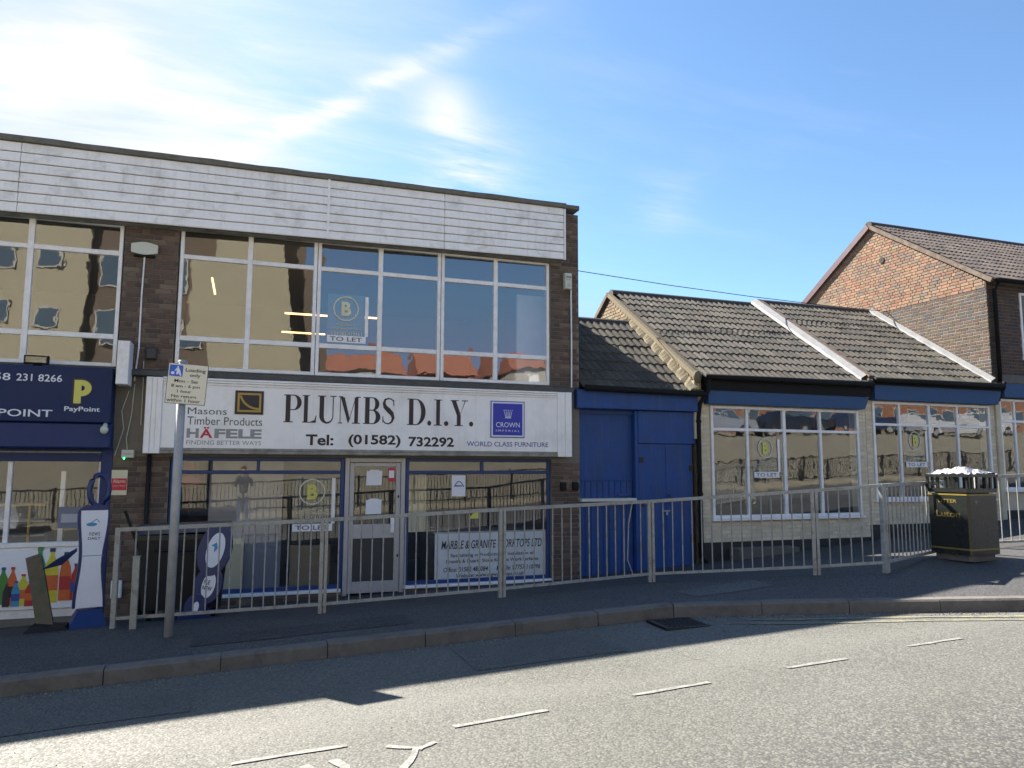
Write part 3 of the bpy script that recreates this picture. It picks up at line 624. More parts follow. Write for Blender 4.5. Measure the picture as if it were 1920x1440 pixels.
# parapet boards
def ftop(x): return 6.235+.006*(x+3.4)
def fbot(x): return 5.205+.0155*(x+3.4)
FYB = FY-.2
mb = MB(); mb.add([(-9, FYB+.03, fbot(-9)), (5.24, FYB+.03, fbot(5.24)), (5.24, FYB+.03, ftop(5.24)), (-9, FYB+.03, ftop(-9)), (-9, FY, fbot(-9)), (5.24, FY, fbot(5.24)), (5.24, FY, ftop(5.24)), (-9, FY, ftop(-9))], [(0, 1, 2, 3), (1, 5, 6, 2), (0, 4, 5, 1), (3, 2, 6, 7), (4, 0, 3, 7)])
part('parapet_backing', mb, 'gap', shop)
mb = MB(); mb.add([(-9, FYB+.008, fbot(-9)-.012), (5.24, FYB+.008, fbot(5.24)-.012), (5.24, FY+.01, fbot(5.24)-.012), (-9, FY+.01, fbot(-9)-.012)], [(0, 3, 2, 1)]); part('soffit', mb, 'soffit', shop)
seams = [-9, -6.1, -3.16, 1.12, 3.04, 5.235]; rg = random.Random(5)
for r in range(7):
    for s0, s1 in zip(seams, seams[1:]):
        if r in (2, 4) and s0 == 1.12: pass
        a, b_ = s0+.004, s1-.004; t0, t1 = r/7, (r+1)/7; q = rg.uniform(-.003, .003); top = .010 if r else .0
        def P(x, t, yy): return (x, yy, ftop(x)+(fbot(x)-ftop(x))*t)
        g_ = .006; y1, y2 = FYB+.014+q, FYB-.004+q
        mb = MB(); n = 8; xs = frange(a, b_, (b_-a)/n); jit = [rg.uniform(-.0035, .0035) for _ in xs]
        tb = [t1-g_-(j/7 if r < 6 else 0) for j in jit]
        vs = [P(x, t0+.004, y1) for x in xs]+[P(x, t-.02, y2) for x, t in zip(xs, tb)]+[P(x, t, y2+.006) for x, t in zip(xs, tb)]+[P(x, t, FYB+.03) for x, t in zip(xs, tb)]
        k = len(xs); mb.add(vs, [(j*k+i, (j+1)*k+i, (j+1)*k+i+1, j*k+i+1) for j in range(3) for i in range(k-1)]+[(0, k, 2*k, 3*k), (k-1, 4*k-1, 3*k-1, 2*k-1)])
        part('cladding_board', mb, 'board', shop)
for sx in (-3.16, 1.12, 3.04):
    mb = MB(); mb.add([(sx-.02, FYB-.010, fbot(sx)), (sx+.02, FYB-.010, fbot(sx)), (sx+.02, FYB-.010, ftop(sx)), (sx-.02, FYB-.010, ftop(sx)), (sx-.02, FYB+.02, fbot(sx)), (sx+.02, FYB+.02, fbot(sx)), (sx+.02, FYB+.02, ftop(sx)), (sx-.02, FYB+.02, ftop(sx))], [(0, 1, 2, 3), (0, 3, 7, 4), (1, 5, 6, 2)])
    if sx == 1.12: part('joint_strip', mb, 'board', shop)
mb = MB(); mb.box(5.235, 5.265, FYB-.012, FY-.005, 5.335, 6.27); part('end_trim', mb, 'white', shop)
xs = frange(-9, 5.27, .35); jt = [rg.uniform(-.008, .008) for _ in xs]; k = len(xs); mb = MB()
mb.add([(x, FYB-.03, ftop(x)+.005+j*.4) for x, j in zip(xs, jt)]+[(x, FYB-.03, ftop(x)+.085+j) for x, j in zip(xs, jt)]+[(x, FY+.2, ftop(x)+.10+j) for x, j in zip(xs, jt)]+[(x, FYB+.02, ftop(x)+.004) for x in xs],
       [(i, i+1, k+i+1, k+i) for i in range(k-1)]+[(k+i, k+i+1, 2*k+i+1, 2*k+i) for i in range(k-1)]+[(3*k+i, 3*k+i+1, i+1, i) for i in range(k-1)])
part('coping', mb, 'coping', shop)
mb = MB(); mb.bbox(5.25, 5.612, FY-.05, FY+.35, 6.345, 6.425, .01); part('coping_stone', mb, 'coping', shop, 'pale coping stone capping the right end pier')
mb = MB(); mb.box(5.32, 5.612, FY+.35, 22.2, 6.30, 6.40); part('side_coping', mb, 'coping', shop)
# unused outline of an unseen block meant to shadow the road; no object made
mb = MB(); mb.prism_y([(-3.30, 6.30), (-2.78, 6.30), (-2.78, 6.42), (-2.72, 6.60), (-2.98, 6.50), (-3.25, 6.46)], FY+.05, FY+.2)
# lead ledge under upstairs windows
xs = frange(-9, 5.42, .25); k = len(xs); jt = [rg.uniform(-.006, .006) for _ in xs]; mb = MB()
mb.add([(x, FY-.17+j, 2.975+j) for x, j in zip(xs, jt)]+[(x, FY-.17+j, 3.045+j) for x, j in zip(xs, jt)]+[(x, FY+.03, 3.095) for x in xs]+[(x, FY, 2.96) for x in xs],
       [(i, i+1, k+i+1, k+i) for i in range(k-1)]+[(k+i, k+i+1, 2*k+i+1, 2*k+i) for i in range(k-1)]+[(3*k+i, 3*k+i+1, i+1, i) for i in range(k-1)])
part('ledge', mb, 'lead', shop)
for a, b_, mm in ((-1.04, .995, [(-.03, .075)]), (1.005, 3.045, [(2.02, .075)]), (3.055, 5.04, [(4.03, .075)])):
    window(shop, a, b_, 3.10, 5.325, FY+.02, mm, [(3.585, .075), (4.845, .07)], glass='glass_up')
window(shop, -5.6, -1.82, 3.10, 5.26, FY+.02, [(-4.6, .075), (-3.01, .08)], [(3.545, .075), (4.80, .07)], glass='glass_up')
# ground floor shop windows and door of the centre shop
window(shop, -1.02, 1.52, -.235, 1.80, FY+.05, [], [(1.57, .055)], m='blue2', fw=.06, name='shop_window')
mb = MB(); mb.bbox(.19, .24, FY+.052, FY+.11, 1.597, 1.74); part('glazing_bar', mb, 'blue2', shop)
window(shop, 2.51, 5.06, -.235, 1.80, FY+.05, [], [(1.57, .055)], m='blue2', fw=.055, name='shop_window')
mb = MB(); mb.bbox(3.785, 3.84, FY+.052, FY+.11, 1.597, 1.745); part('glazing_bar', mb, 'blue2', shop)
for a, b_ in ((-1.03, 1.50), (2.50, 5.07)):
    mb = MB(); mb.bbox(a, b_, FY-.035, FY+.06, -.285, -.237); part('window_sill', mb, 'white', shop)
df = MB(); y = FY+.04
df.bbox(1.53, 1.60, y, y+.1, -.36, 1.80); df.bbox(2.43, 2.50, y, y+.1, -.36, 1.80); df.bbox(1.60, 2.43, y, y+.1, 1.73, 1.80)
part('door_frame', df, 'alu', shop)
d = MB(); y = FY+.06
for q in ((1.605, 1.68, -.33, 1.725), (2.35, 2.425, -.33, 1.725)): d.bbox(q[0], q[1], y, y+.05, q[2], q[3])
for q in ((1.66, 1.725), (.52, .745), (-.33, -.15)): d.bbox(1.68, 2.35, y+.002, y+.05, *q)
D = part('door', d, 'alu', shop)
b = MB(); b.rect(1.68, 2.35, .745, 1.66, y+.03); part('pane', b, 'glass', D)
b = MB(); b.box(1.68, 2.35, y+.02, y+.04, -.15, .52); part('panel', b, 'darkgrey', D)
b = MB(); b.bbox(2.27, 2.335, y-.03, y, .60, .86); part('handle', b, 'white', D)
for z in (1.18, .24):
    b = MB(); b.tube([(2.392, y-.012, z-.02), (2.392, y-.012, z+.02)], .012, 8); part('lock', b, 'black', D)
# left shop front
window(shop, -5.6, -1.93, .56, 1.78, FY+.05, [(-3.06, .06)], [], m='white', fw=.03, name='shop_window')
mb = MB(); mb.bbox(-1.93, -1.78, FY-.02, FY+.1, -.55, 1.90); mb.bbox(-9, -1.93, FY-.01, FY+.1, 1.72, 1.90); part('shopfront_frame', mb, 'navy2', shop)
mb = MB(); mb.box(-9, -1.93, FY-.012, FY+.03, 1.84, 1.86); part('shutter_rail', mb, 'galv', shop)
mb = MB(); mb.bbox(-9, -1.94, FY-.03, FY+.09, .535, .60); mb.box(-9, -1.94, FY+.0, FY+.09, -.42, .535); part('stall_riser', mb, 'white', shop)

def flat(parent_name, label, cat, x0, x1, z0, z1, y, m, th=.01, group=None):
    t = thing(parent_name, label, cat, ((x0+x1)/2, y, z0), group); b = MB(); b.bbox(x0, x1, y, y+th, z0, z1, min(.003, th/3)); part('panel', b, m, t); return t

# ---------------------------------------------------------------- main white sign
sg = thing('shop_sign', 'long white fascia sign with black serif name and phone number over the door', 'sign', (2, 12.05, 1.84))
b = MB(); b.bbox(-1.16, 5.11, FY-.15, FY-.003, 1.925, 2.86, .004); part('sign_panel', b, 'signwhite', sg)
for grp in (((-1.38, -1.30, .19), (-1.30, -1.235, .175), (-1.235, -1.16, .185)), ((5.11, 5.17, .185), (5.17, 5.25, .175), (5.25, 5.37, .195))):
    b = MB()
    for x0, x1, o_ in grp: b.bbox(x0, x1, FY-o_, FY-.003, 1.84, 2.965 if x0 > 0 else 2.955)
    part('side_trim', b, 'signwhite', sg)
b = MB(); b.bbox(-1.16, 5.11, FY-.165, FY-.003, 2.86, 2.895); b.bbox(-1.16, 5.11, FY-.18, FY-.003, 2.897, 2.93); b.bbox(-1.16, 5.11, FY-.19, FY-.003, 2.932, 2.965); part('top_trim', b, 'signwhite', sg)
b = MB(); b.bbox(-1.16, 5.11, FY-.185, FY-.003, 1.84, 1.885); b.bbox(-1.16, 5.11, FY-.17, FY-.003, 1.887, 1.925); part('bottom_trim', b, 'soffit', sg)
SY = FY-.153
# hand-cut serif capitals
def el(cx, cy, rx, ry, a0, a1, n=14): return [(cx+rx*cos(R(a0+(a1-a0)*i/n)), cy+ry*sin(R(a0+(a1-a0)*i/n))) for i in range(n+1)]
def glyph(ch):
    Rr = []; 
    def rc(x0, x1, y0, y1): Rr.append([(x0, y0), (x1, y0), (x1, y1), (x0, y1)])
    def band(cx, cy, ro, ri, a0, a1):
        o_, i_ = el(cx, cy, *ro, a0, a1), el(cx, cy, *ri, a0, a1)
        for k in range(len(o_)-1): Rr.append([o_[k], o_[k+1], i_[k+1], i_[k]])
    if ch == 'P':
        rc(0, .34, 0, .035); rc(0, .2, .965, 1); rc(.07, .24, .034, .966); rc(.2, .36, .965, 1); rc(.24, .36, .44, .475)
        band(.36, .72, (.28, .28), (.12, .245), -90, 90); w_ = .64
    elif ch == 'L':
        rc(0, .32, .965, 1); rc(.07, .24, .034, .966); rc(0, .6, 0, .035); Rr.append([(.34, .034), (.6, .034), (.62, .27), (.59, .27), (.54, .10)]); w_ = .62
    elif ch == 'U':
        rc(0, .31, .965, 1); rc(.07, .24, .27, .966); band(.36, .27, (.29, .29), (.12, .225), 180, 270); band(.36, .27, (.24, .29), (.205, .225), 270, 360); rc(.565, .6, .27, .966); rc(.46, .7, .965, 1); w_ = .7
    elif ch == 'M':
        rc(0, .18, 0, .035); rc(.07, .10, .034, .966); rc(0, .2, .965, 1); Rr.append([(.09, .966), (.27, .966), (.52, .16), (.44, 0)]); Rr.append([(.44, 0), (.50, .12), (.78, .966), (.75, .966)])
        rc(.72, .89, .034, .966); rc(.62, .99, 0, .035); rc(.78, .99, .965, 1); w_ = 1.0
    elif ch == 'B':
        rc(0, .36, .965, 1); rc(0, .36, 0, .035); rc(.07, .24, .034, .966); rc(.24, .36, .50, .535); band(.36, .75, (.25, .25), (.09, .215), -90, 90); band(.36, .267, (.30, .267), (.12, .233), -90, 90); w_ = .67
    elif ch == 'D':
        rc(0, .34, .965, 1); rc(0, .34, 0, .035); rc(.07, .24, .034, .966); band(.34, .5, (.38, .5), (.20, .465), -90, 90); w_ = .73
    elif ch == 'I': rc(0, .36, .965, 1); rc(0, .36, 0, .035); rc(.095, .265, .034, .966); w_ = .37
    elif ch == 'Y':
        rc(-.02, .34, .965, 1); rc(.48, .76, .965, 1); Rr.append([(.03, .966), (.23, .966), (.43, .46), (.27, .40)]); Rr.append([(.40, .40), (.43, .46), (.65, .966), (.61, .966)]); rc(.27, .44, .034, .44); rc(.17, .54, 0, .035); w_ = .74
    elif ch == '.': Rr.append(el(.1, .085, .1, .095, 0, 340, 16)); w_ = .2
    elif ch == 'S':
        pts = [(.50, .74), (.49, .86), (.40, .95), (.27, .975), (.13, .93), (.085, .80), (.13, .66), (.28, .53), (.42, .40), (.475, .25), (.42, .10), (.29, .025), (.14, .05), (.055, .15), (.04, .28)]
        ws = [.03, .035, .045, .05, .075, .12, .16, .19, .17, .12, .075, .05, .045, .04, .03]
        for k in range(len(pts)-1):
            a, b2 = pts[max(0, k-1)], pts[min(len(pts)-1, k+1)]; c, d2 = pts[k], pts[min(len(pts)-1, k+2)]
            n1 = Vector((-(b2[1]-a[1]), b2[0]-a[0])).normalized()*ws[k]/2; n2 = Vector((-(d2[1]-c[1]), d2[0]-c[0])).normalized()*ws[k+1]/2; p, q = Vector(pts[k]), Vector(pts[k+1])
            Rr.append([tuple(p+n1), tuple(p-n1), tuple(q-n2), tuple(q+n2)])
        Rr.append([(.475, .70), (.51, .70), (.51, .93), (.475, .93)]); Rr.append([(.03, .07), (.06, .07), (.06, .30), (.03, .30)]); w_ = .52
    return Rr, w_
def area(p): return sum(p[i][0]*p[(i+1) % len(p)][1]-p[(i+1) % len(p)][0]*p[i][1] for i in range(len(p)))
for ch, x0, x1 in [('P', .546, .811), ('L', .823, 1.038), ('U', 1.053, 1.338), ('M', 1.372, 1.719), ('B', 1.76, 2.04), ('S', 2.058, 2.258), ('D', 2.469, 2.778), ('.', 2.804, 2.87), ('I', 2.917, 3.053), ('.', 3.085, 3.159), ('Y', 3.199, 3.486), ('.', 3.513, 3.588)]:
    Rr, w_ = glyph(ch); b = MB(); sx = (x1-x0)/w_
    for k, p in enumerate(Rr):
        p = p if area(p) > 0 else p[::-1]; b.add([(x0+a*sx, SY-.001-(k % 5)*.0002, 2.335+c*.43) for a, c in p], [tuple(range(len(p)))])
    part('letter', b, 'ink', sg)
text('Tel:', (.89, 1.31, 1.985, 2.155), SY, 'ink', sg, bold=.028); text('(01582)', (1.54, 2.37, 1.965, 2.165), SY, 'ink', sg, bold=.028); text('732292', (2.50, 3.26, 1.985, 2.145), SY, 'ink', sg, bold=.028)
text('Masons', (-.81, -.27, 2.425, 2.525), SY, 'inkdark', sg)
text('Timber Products', (-.81, .24, 2.27, 2.39), SY, 'inkdark', sg)
text('H', (-.81, -.645, 2.075, 2.215), SY, 'inkgrey', sg, bold=.04); text('Ä', (-.63, -.455, 2.075, 2.24), SY, 'inkred', sg, bold=.03); text('FELE', (-.43, .24, 2.075, 2.215), SY, 'inkgrey', sg, bold=.04)
text('FINDING BETTER WAYS', (-.81, .235, 1.975, 2.04), SY, 'inkgrey', sg)
text('7', (-.96, -.82, 2.68, 2.86), SY, 'ink', sg, bold=.02)
b = MB(); b.bbox(-.16, .25, SY-.012, SY, 2.44, 2.80, .002); lg = part('logo_plate', b, 'ink', sg)
b = MB(); yy = SY-.014
for q in ((-.125, .215, 2.735, 2.765), (-.125, .215, 2.475, 2.505), (-.125, -.095, 2.505, 2.735), (.185, .215, 2.505, 2.735)): b.rect(*q, yy)
b.ribbon([(.185-.27*cos(R(a)), 2.765-.24*sin(R(a))) for a in range(10, 91, 8)], [.03]*11, yy-.001); part('emblem', b, 'gold', lg)
b = MB(); b.bbox(3.89, 4.50, SY-.008, SY, 2.155, 2.775, .002); cp = part('logo_plate', b, 'inkblue', sg)
b = MB(); b.rect(3.905, 4.485, 2.17, 2.76, SY-.010); part('emblem_border', b, 'inkwhite', cp)
b = MB(); b.rect(3.93, 4.46, 2.195, 2.735, SY-.012); part('emblem_field', b, 'royal', cp)
text('CROWN', (3.985, 4.41, 2.33, 2.415), SY-.014, 'inkwhite', cp); text('IMPERIAL', (3.985, 4.41, 2.255, 2.29), SY-.014, 'inkwhite', cp, space=1.5)
b = MB(); yy = SY-.014
for i in range(5):
    t = (i-2); b.ribbon([(4.20+t*.022, 2.51), (4.20+t*.034, 2.60)], [.009, .009], yy); b.disc(4.20+t*.036, 2.618, .009, .009, yy-.0005, 10)
b.rect(4.145, 4.255, 2.485, 2.495, yy); b.rect(4.15, 4.25, 2.50, 2.51, yy); part('crown_emblem', b, 'inkwhite', cp)
text('WORLD CLASS FURNITURE', (3.48, 4.94, 2.005, 2.085), SY, 'inkblue', sg, bold=.004)

# ---------------------------------------------------------------- left shop sign
ps = thing('shop_sign', 'navy blue fascia sign of the left shop with white phone number and yellow payment logo', 'sign', (-3, 11.9, 2.3))
PY = FY-.3
b = MB(); b.bbox(-9, -1.80, PY, FY-.003, 2.26, 3.035, .01); part('sign_panel', b, 'navy', ps)
b = MB(); b.bbox(-9, -1.79, PY+.04, FY-.003, 1.90, 2.255, .02); part('shutter_box', b, 'navy2', ps)
text('01158', (-3.55, -3.05, 2.815, 2.915), PY-.003, 'inkwhite', ps, bold=.01); text('231', (-2.98, -2.79, 2.815, 2.915), PY-.003, 'inkwhite', ps, bold=.01); text('8266', (-2.72, -2.43, 2.815, 2.915), PY-.003, 'inkwhite', ps, bold=.01)
text('PAY POINT', (-3.62, -2.52, 2.325, 2.425), PY-.003, 'inkwhite', ps, bold=.01)
text('PayPoint', (-2.38, -1.94, 2.395, 2.48), PY-.003, 'inkwhite', ps, bold=.015)
b = MB(); yy = PY-.003
def pshape(b, ox, oz, s, y):
    b.rect(ox, ox+.30*s, oz-.1*s, oz+1.0*s, y); n = 12
    o_ = el(ox+.30*s, oz+.62*s, .42*s, .38*s, -90, 90, n); i_ = el(ox+.30*s, oz+.62*s, .14*s, .13*s, -90, 90, n)
    for k in range(n): b.add([(p[0], y-.0005, p[1]) for p in (o_[k], o_[k+1], i_[k+1], i_[k])], [(0, 1, 2, 3)])
pshape(b, -2.30, 2.53, .35, yy); part('logo_outline', b, 'ink', ps)
b = MB(); pshape(b, -2.275, 2.555, .30, yy-.002); part('logo', b, 'inkyellow', ps)

# projecting light box, wall clutter
pj = thing('projecting_sign', 'thin white projecting box sign seen edge on, left of the brick pier', 'sign', (-1.7, 11.9, 2.8))
b = MB(); b.bbox(-1.74, -1.585, 11.72, 12.10, 2.80, 3.42, .008); part('casing', b, 'white', pj)
b = MB(); b.box(-1.70, -1.62, 12.10, 12.198, 2.95, 3.0); b.box(-1.70, -1.62, 12.10, 12.198, 3.22, 3.27); part('bracket', b, 'galv', pj)
al = thing('alarm_bell_box', 'oval cream box high on the brick pier between the upstairs windows', 'alarm box', (-1.52, 12.15, 4.78))
b = MB(); b.prism_y([(-1.70+.36*t, 4.82+.03*0-.035*sin(pi*t)) for t in [i/10 for i in range(11)]]+[(-1.34-.36*t, 4.94+.035*sin(pi*t)) for t in [i/10 for i in range(11)]], 12.10, 12.198); part('cover', b, 'plastic_cream', al)
b = MB(); b.box(-1.66, -1.38, 12.12, 12.198, 4.765, 4.79); part('back_plate', b, 'black', al)
b = MB(); b.tube([(-1.52, 12.175, 4.765), (-1.53, 12.175, 4.2), (-1.525, 12.175, 3.4), (-1.56, 12.175, 2.9)], .012, 6); single('wall_conduit', b, 'white', 'thin pale conduit running down the brick pier from the oval cream box', 'conduit')
b = MB(); b.bbox(-1.43, -1.28, 12.11, 12.198, 3.22, 3.40, .02); single('alarm_box', b, 'darkgrey', 'dark grey square alarm box low on the pier behind the loading sign', 'alarm box')
fl = thing('floodlight', 'small black floodlight lying on the ledge above the navy sign', 'floodlight', (-2.75, 11.95, 3.05))
b = MB(); b.bbox(-2.92, -2.62, 11.93, 12.0, 3.06, 3.18, .01); part('housing', b, 'black', fl)
b = MB(); b.rect(-2.895, -2.645, 3.08, 3.16, 11.927); part('lens', b, 'glass', fl)
b = MB(); b.box(-2.82, -2.72, 11.99, 12.1, 3.03, 3.07); part('bracket', b, 'black', fl)
b = MB(); b.ellipsoid((-1.86, 11.84, 2.16), (.055, .05, .06)); b.tube([(-1.86, 11.86, 2.19), (-1.86, 11.92, 2.24)], .03, 8); single('dome_camera', b, 'plastic_cream', 'white dome camera under the right end of the navy sign', 'camera', smooth=True)
wb = thing('junction_box', 'small white box with a green light on the pier left of the white sign', 'box', (-1.58, 12.15, 1.77))
b = MB(); b.bbox(-1.665, -1.50, 12.10, 12.198, 1.775, 1.89, .01); part('cover', b, 'plastic_cream', wb)
b = MB(); b.ellipsoid((-1.625, 12.098, 1.765), (.012, .01, .012), 8, 6); part('indicator_light', b, mat('green_led', (0, .3, .1), emit=(.05, 1, .3), estr=2), wb)
text('climate', (-1.64, -1.53, 1.82, 1.85), 12.097, 'inkgrey', wb)
for i, pts in enumerate([[(-1.62, 12.17, 2.75), (-1.70, 12.17, 2.45), (-1.66, 12.16, 2.2), (-1.72, 12.17, 1.95), (-1.76, 12.17, 1.8)], [(-1.55, 12.17, 2.85), (-1.57, 12.17, 2.4), (-1.62, 12.17, 2.05), (-1.60, 12.17, 1.9)], [(-1.45, 12.17, 3.2), (-1.44, 12.17, 2.8), (-1.44, 12.17, 2.25)]]):
    b = MB(); b.tube(pts, .006, 5); single('loose_cable', b, 'plastic_cream', ['wavy pale cable looping left down the pier under the box sign', 'pale cable hanging down the pier to the small white box', 'straight pale cable below the dark grey alarm box'][i], 'cable', 'cables on the left pier')
ap = thing('warning_sign', 'red and white alarm warning notice on the brick pier', 'sign', (-1.67, 12.18, 1.25))
b = MB(); b.bbox(-1.785, -1.575, 12.18, 12.198, 1.24, 1.60, .003); part('panel', b, 'inkcream', ap)
b = MB(); b.rect(-1.78, -1.58, 1.31, 1.48, 12.177); part('red_band', b, 'inkred', ap)
text('Alarm', (-1.76, -1.60, 1.415, 1.465), 12.175, 'inkcream', ap, bold=.01); text('system fitted', (-1.76, -1.60, 1.36, 1.385), 12.175, 'inkcream', ap)
b = MB(); b.bbox(-1.70, -1.56, 12.12, 12.19, -.20, .04, .01); single('meter_box', b, 'white', 'small white box near the foot of the left brick pier', 'box')
ar = thing('alarm_box', 'small white printed alarm box high on the right end pier', 'alarm box', (5.365, 12.1, 4.84))
b = MB(); b.bbox(5.295, 5.43, 12.09, 12.19, 4.84, 5.13, .012); part('cover', b, 'plastic_cream', ar)
text('brinal', (5.315, 5.41, 5.04, 5.08), 12.087, 'ink', ar, bold=.02); text('SECURITY', (5.315, 5.41, 4.995, 5.02), 12.087, 'inkgrey', ar); text('01582\n455078', (5.33, 5.40, 4.88, 4.94), 12.087, 'inkgrey', ar)
b = MB(); b.tube([(5.44, 12.17, 4.85), (5.445, 12.17, 3.9), (5.44, 12.17, 3.0)], .013, 6); single('wall_conduit', b, 'white', 'thin white conduit down the right end pier below the printed alarm box', 'conduit')
for xx, lb in ((5.27, 'left of two small black vent covers on the right ground floor pier'), (5.50, 'right of two small black vent covers on the right ground floor pier')):
    v = thing('vent_cover', lb, 'vent', (xx, 12.15, 1.28), 'vent covers on the right pier'); b = MB(); b.bbox(xx-.05, xx+.05, 12.13, 12.19, 1.26, 1.40, .01); part('cover', b, 'black', v)
    for i in range(3): b = MB(); b.box(xx-.04, xx+.04, 12.118, 12.13, 1.285+i*.035, 1.295+i*.035); part('louvre', b, 'black', v)
b = MB(); b.tube([(-1.30, 12.16, 1.83), (-1.30, 12.16, .6), (-1.31, 12.16, -.5)], .03, 8); single('wall_pipe', b, 'black', 'dark pipe down the left pier beside the blue shop window', 'pipe', smooth=True)

# ---------------------------------------------------------------- notices and goods in the shop windows
def to_let(x, zr0, yc, y, sc, label, ring, base, strip):
    """estate board in the window: ring with letter, small print, TO LET strip, white upright"""
    t = thing('to_let_board', label, 'sign', (x, y, base), 'to let boards in the windows'); w_ = .31*sc
    b = MB(); b.box(x-w_, x+w_*.93, yc, yc+.012, base+.11*sc, zr0+.24*sc); part('card', b, 'card', t)
    b = MB(); b.ring(x-.02*sc, zr0, .205*sc, .185*sc, y-.003, sx=ring); part('ring', b, 'inkcream', t)
    text('B', (x-.095*sc*ring, x+.065*sc*ring, zr0-.12*sc, zr0+.12*sc), y-.003, 'inkyellow' if sc < .99 or zr0 < 3 else 'inkcream', t, bold=.045)
    text('Bedfordshire', (x-.16*sc, x+.12*sc, zr0-.285*sc, zr0-.25*sc), y-.003, 'inkcream', t)
    text('Accommodation Search', (x-.26*sc, x+.24*sc, zr0-.345*sc, zr0-.31*sc), y-.003, 'inkcream', t)
    text('t 01582 410161', (x-.25*sc, x+.24*sc, zr0-.44*sc, zr0-.385*sc), y-.003, 'inkcream', t)
    b = MB(); b.box(x-w_, x+w_, y-.004, y+.0, base, base+.115*sc); part('strip', b, 'paper', t)
    text('TO LET', (x-w_*.85, x+w_*.80, base+.022*sc, base+.093*sc), y-.006, 'inkdark', t, bold=.015)
    b = MB(); b.box(x+w_*.93, x+w_*.93+.055*sc, y-.004, y, base+.116*sc, zr0+strip*sc); part('upright', b, 'white', t)
    return t
to_let(1.49, 4.215, FY+.075, FY+.045, 1.0, 'to let board with cream ring in the upstairs window over the sign', 1, 3.655, .22)
to_let(1.05, 1.265, FY+.115, FY+.075, .98, 'to let board with yellow ring in the ground floor window left of the door', 1, .655, .22)
to_let(9.55, 2.045, FY-.01, FY-.045, .94, 'to let board in the window of the nearer cottage', .88, 1.475, .19)
to_let(13.37, 2.25, FY-.01, FY-.045, .94, 'to let board in the window of the further cottage above the litter bin', .82, 1.69, .22)
mg = thing('worktop_sign', 'white worktop company notice standing in the right shop window', 'sign', (4.0, 12.3, -.29))
b = MB(); b.box(3.03, 5.0, 12.33, 12.345, -.22, .56); part('panel', b, 'paper', mg)
b = MB(); b.box(3.01, 5.02, 12.325, 12.35, .56, .585); part('frame', b, 'alu', mg)
for s, bx, bd, sh in (('MARBLE & GRANITE WORKTOPS LTD', (3.14, 4.93, .30, .44), .010, .2), ('Specialising in Production & Installation of', (3.30, 4.78, .155, .225), .012, 0), ('Granite & Quartz Stone Kitchen Work Surfaces', (3.22, 4.86, .06, .13), .012, 0), ('Office: 01582 485084      Mobile: 07757 110396', (3.18, 4.90, -.075, .005), .012, .2), ('Website: www.mgworktops.co.uk', (3.40, 4.60, -.185, -.105), .012, .2)):
    text(s, bx, 12.326, 'ink', mg, bold=bd, shear=sh)
nb = flat('notice', 'white and pale blue notice with a curved logo taped in the right shop window', 'notice', 3.29, 3.53, 1.17, 1.52, 12.27, 'paper')
b = MB(); b.ribbon([(3.33+.17*i/10, 1.33+.09*sin(pi*i/10)) for i in range(11)], [.014]*11, 12.267); b.rect(3.35, 3.47, 1.335, 1.355, 12.2665); part('logo', b, 'inkblue', nb)
b = MB(); b.prism_y([(3.58, .80), (3.76, .80), (3.755, .97), (3.68, .90)], 12.265, 12.27); single('yellow_sticker', b, 'inkyellow', 'small torn yellow sticker low in the right shop window', 'sticker')
for a, lb in ((1.36, 'white paper notice taped high on the door glass'), (.90, 'white paper notice taped low on the door glass')):
    b = MB(); b.prism_y([(1.87, a), (2.12, a+.005), (2.125, a+.235), (2.08, a+.235), (2.07, a+.25), (1.93, a+.25), (1.92, a+.23), (1.875, a+.225)], 12.283, 12.285); single('paper_notice', b, 'paper', lb, 'notice', 'papers taped to the door')
st = flat('door_sticker', 'small red and white sticker in the top corner of the door glass', 'sticker', 2.22, 2.335, 1.42, 1.64, 12.283, 'inkred', .002)
b = MB(); b.rect(2.235, 2.32, 1.48, 1.60, 12.28); part('panel', b, 'paper', st)
# goods inside
b = MB(); b.box(-.50, .62, 13.0, 13.06, -.4, 1.80); single('folding_screen', b, 'curtain', 'tall pale panel standing inside the left shop window', 'panel')
b = MB(); b.box(-.27, .05, 12.45, 12.48, -.40, .56); single('cream_board', b, 'creamboard', 'cream board leaning inside the left shop window', 'board')
b = MB(); b.box(.06, .60, 12.52, 12.9, -.40, .58); single('display_cabinet', b, 'slate', 'grey-blue cabinet behind the left shop window', 'cabinet')
b = MB(); b.bbox(.74, 1.36, 12.5, 12.56, -.40, .42); single('brown_door_panel', b, 'brownboard', 'brown wooden panel propped inside left of the shop door', 'panel')
lp = thing('hanging_lamp', 'dark red lamp hanging at the left end of the shop window', 'lamp', (-.76, 12.6, 1.3))
b = MB(); b.tube([(-.78, 12.6, 1.78), (-.78, 12.6, 1.62), (-.78, 12.6, 1.52), (-.78, 12.6, 1.40), (-.78, 12.6, 1.33)], [.10, .13, .22, .24, .10], 14); part('lamp_shade', b, 'red', lp, smooth=True)
b = MB(); b.tube([(-.78, 12.6, 1.33), (-.77, 12.6, .95)], .012, 6); part('cord', b, 'red', lp)
b = MB(); b.box(3.0, 5.0, 12.75, 13.3, -.4, .60); single('worktop_sample_counter', b, 'darkgrey', 'dark counter behind the worktop notice in the right window', 'counter')
b = MB(); b.box(2.58, 3.0, 12.9, 12.94, .55, 1.55); single('pale_display_board', b, 'creamboard', 'pale board inside the right shop window beside the door', 'board')
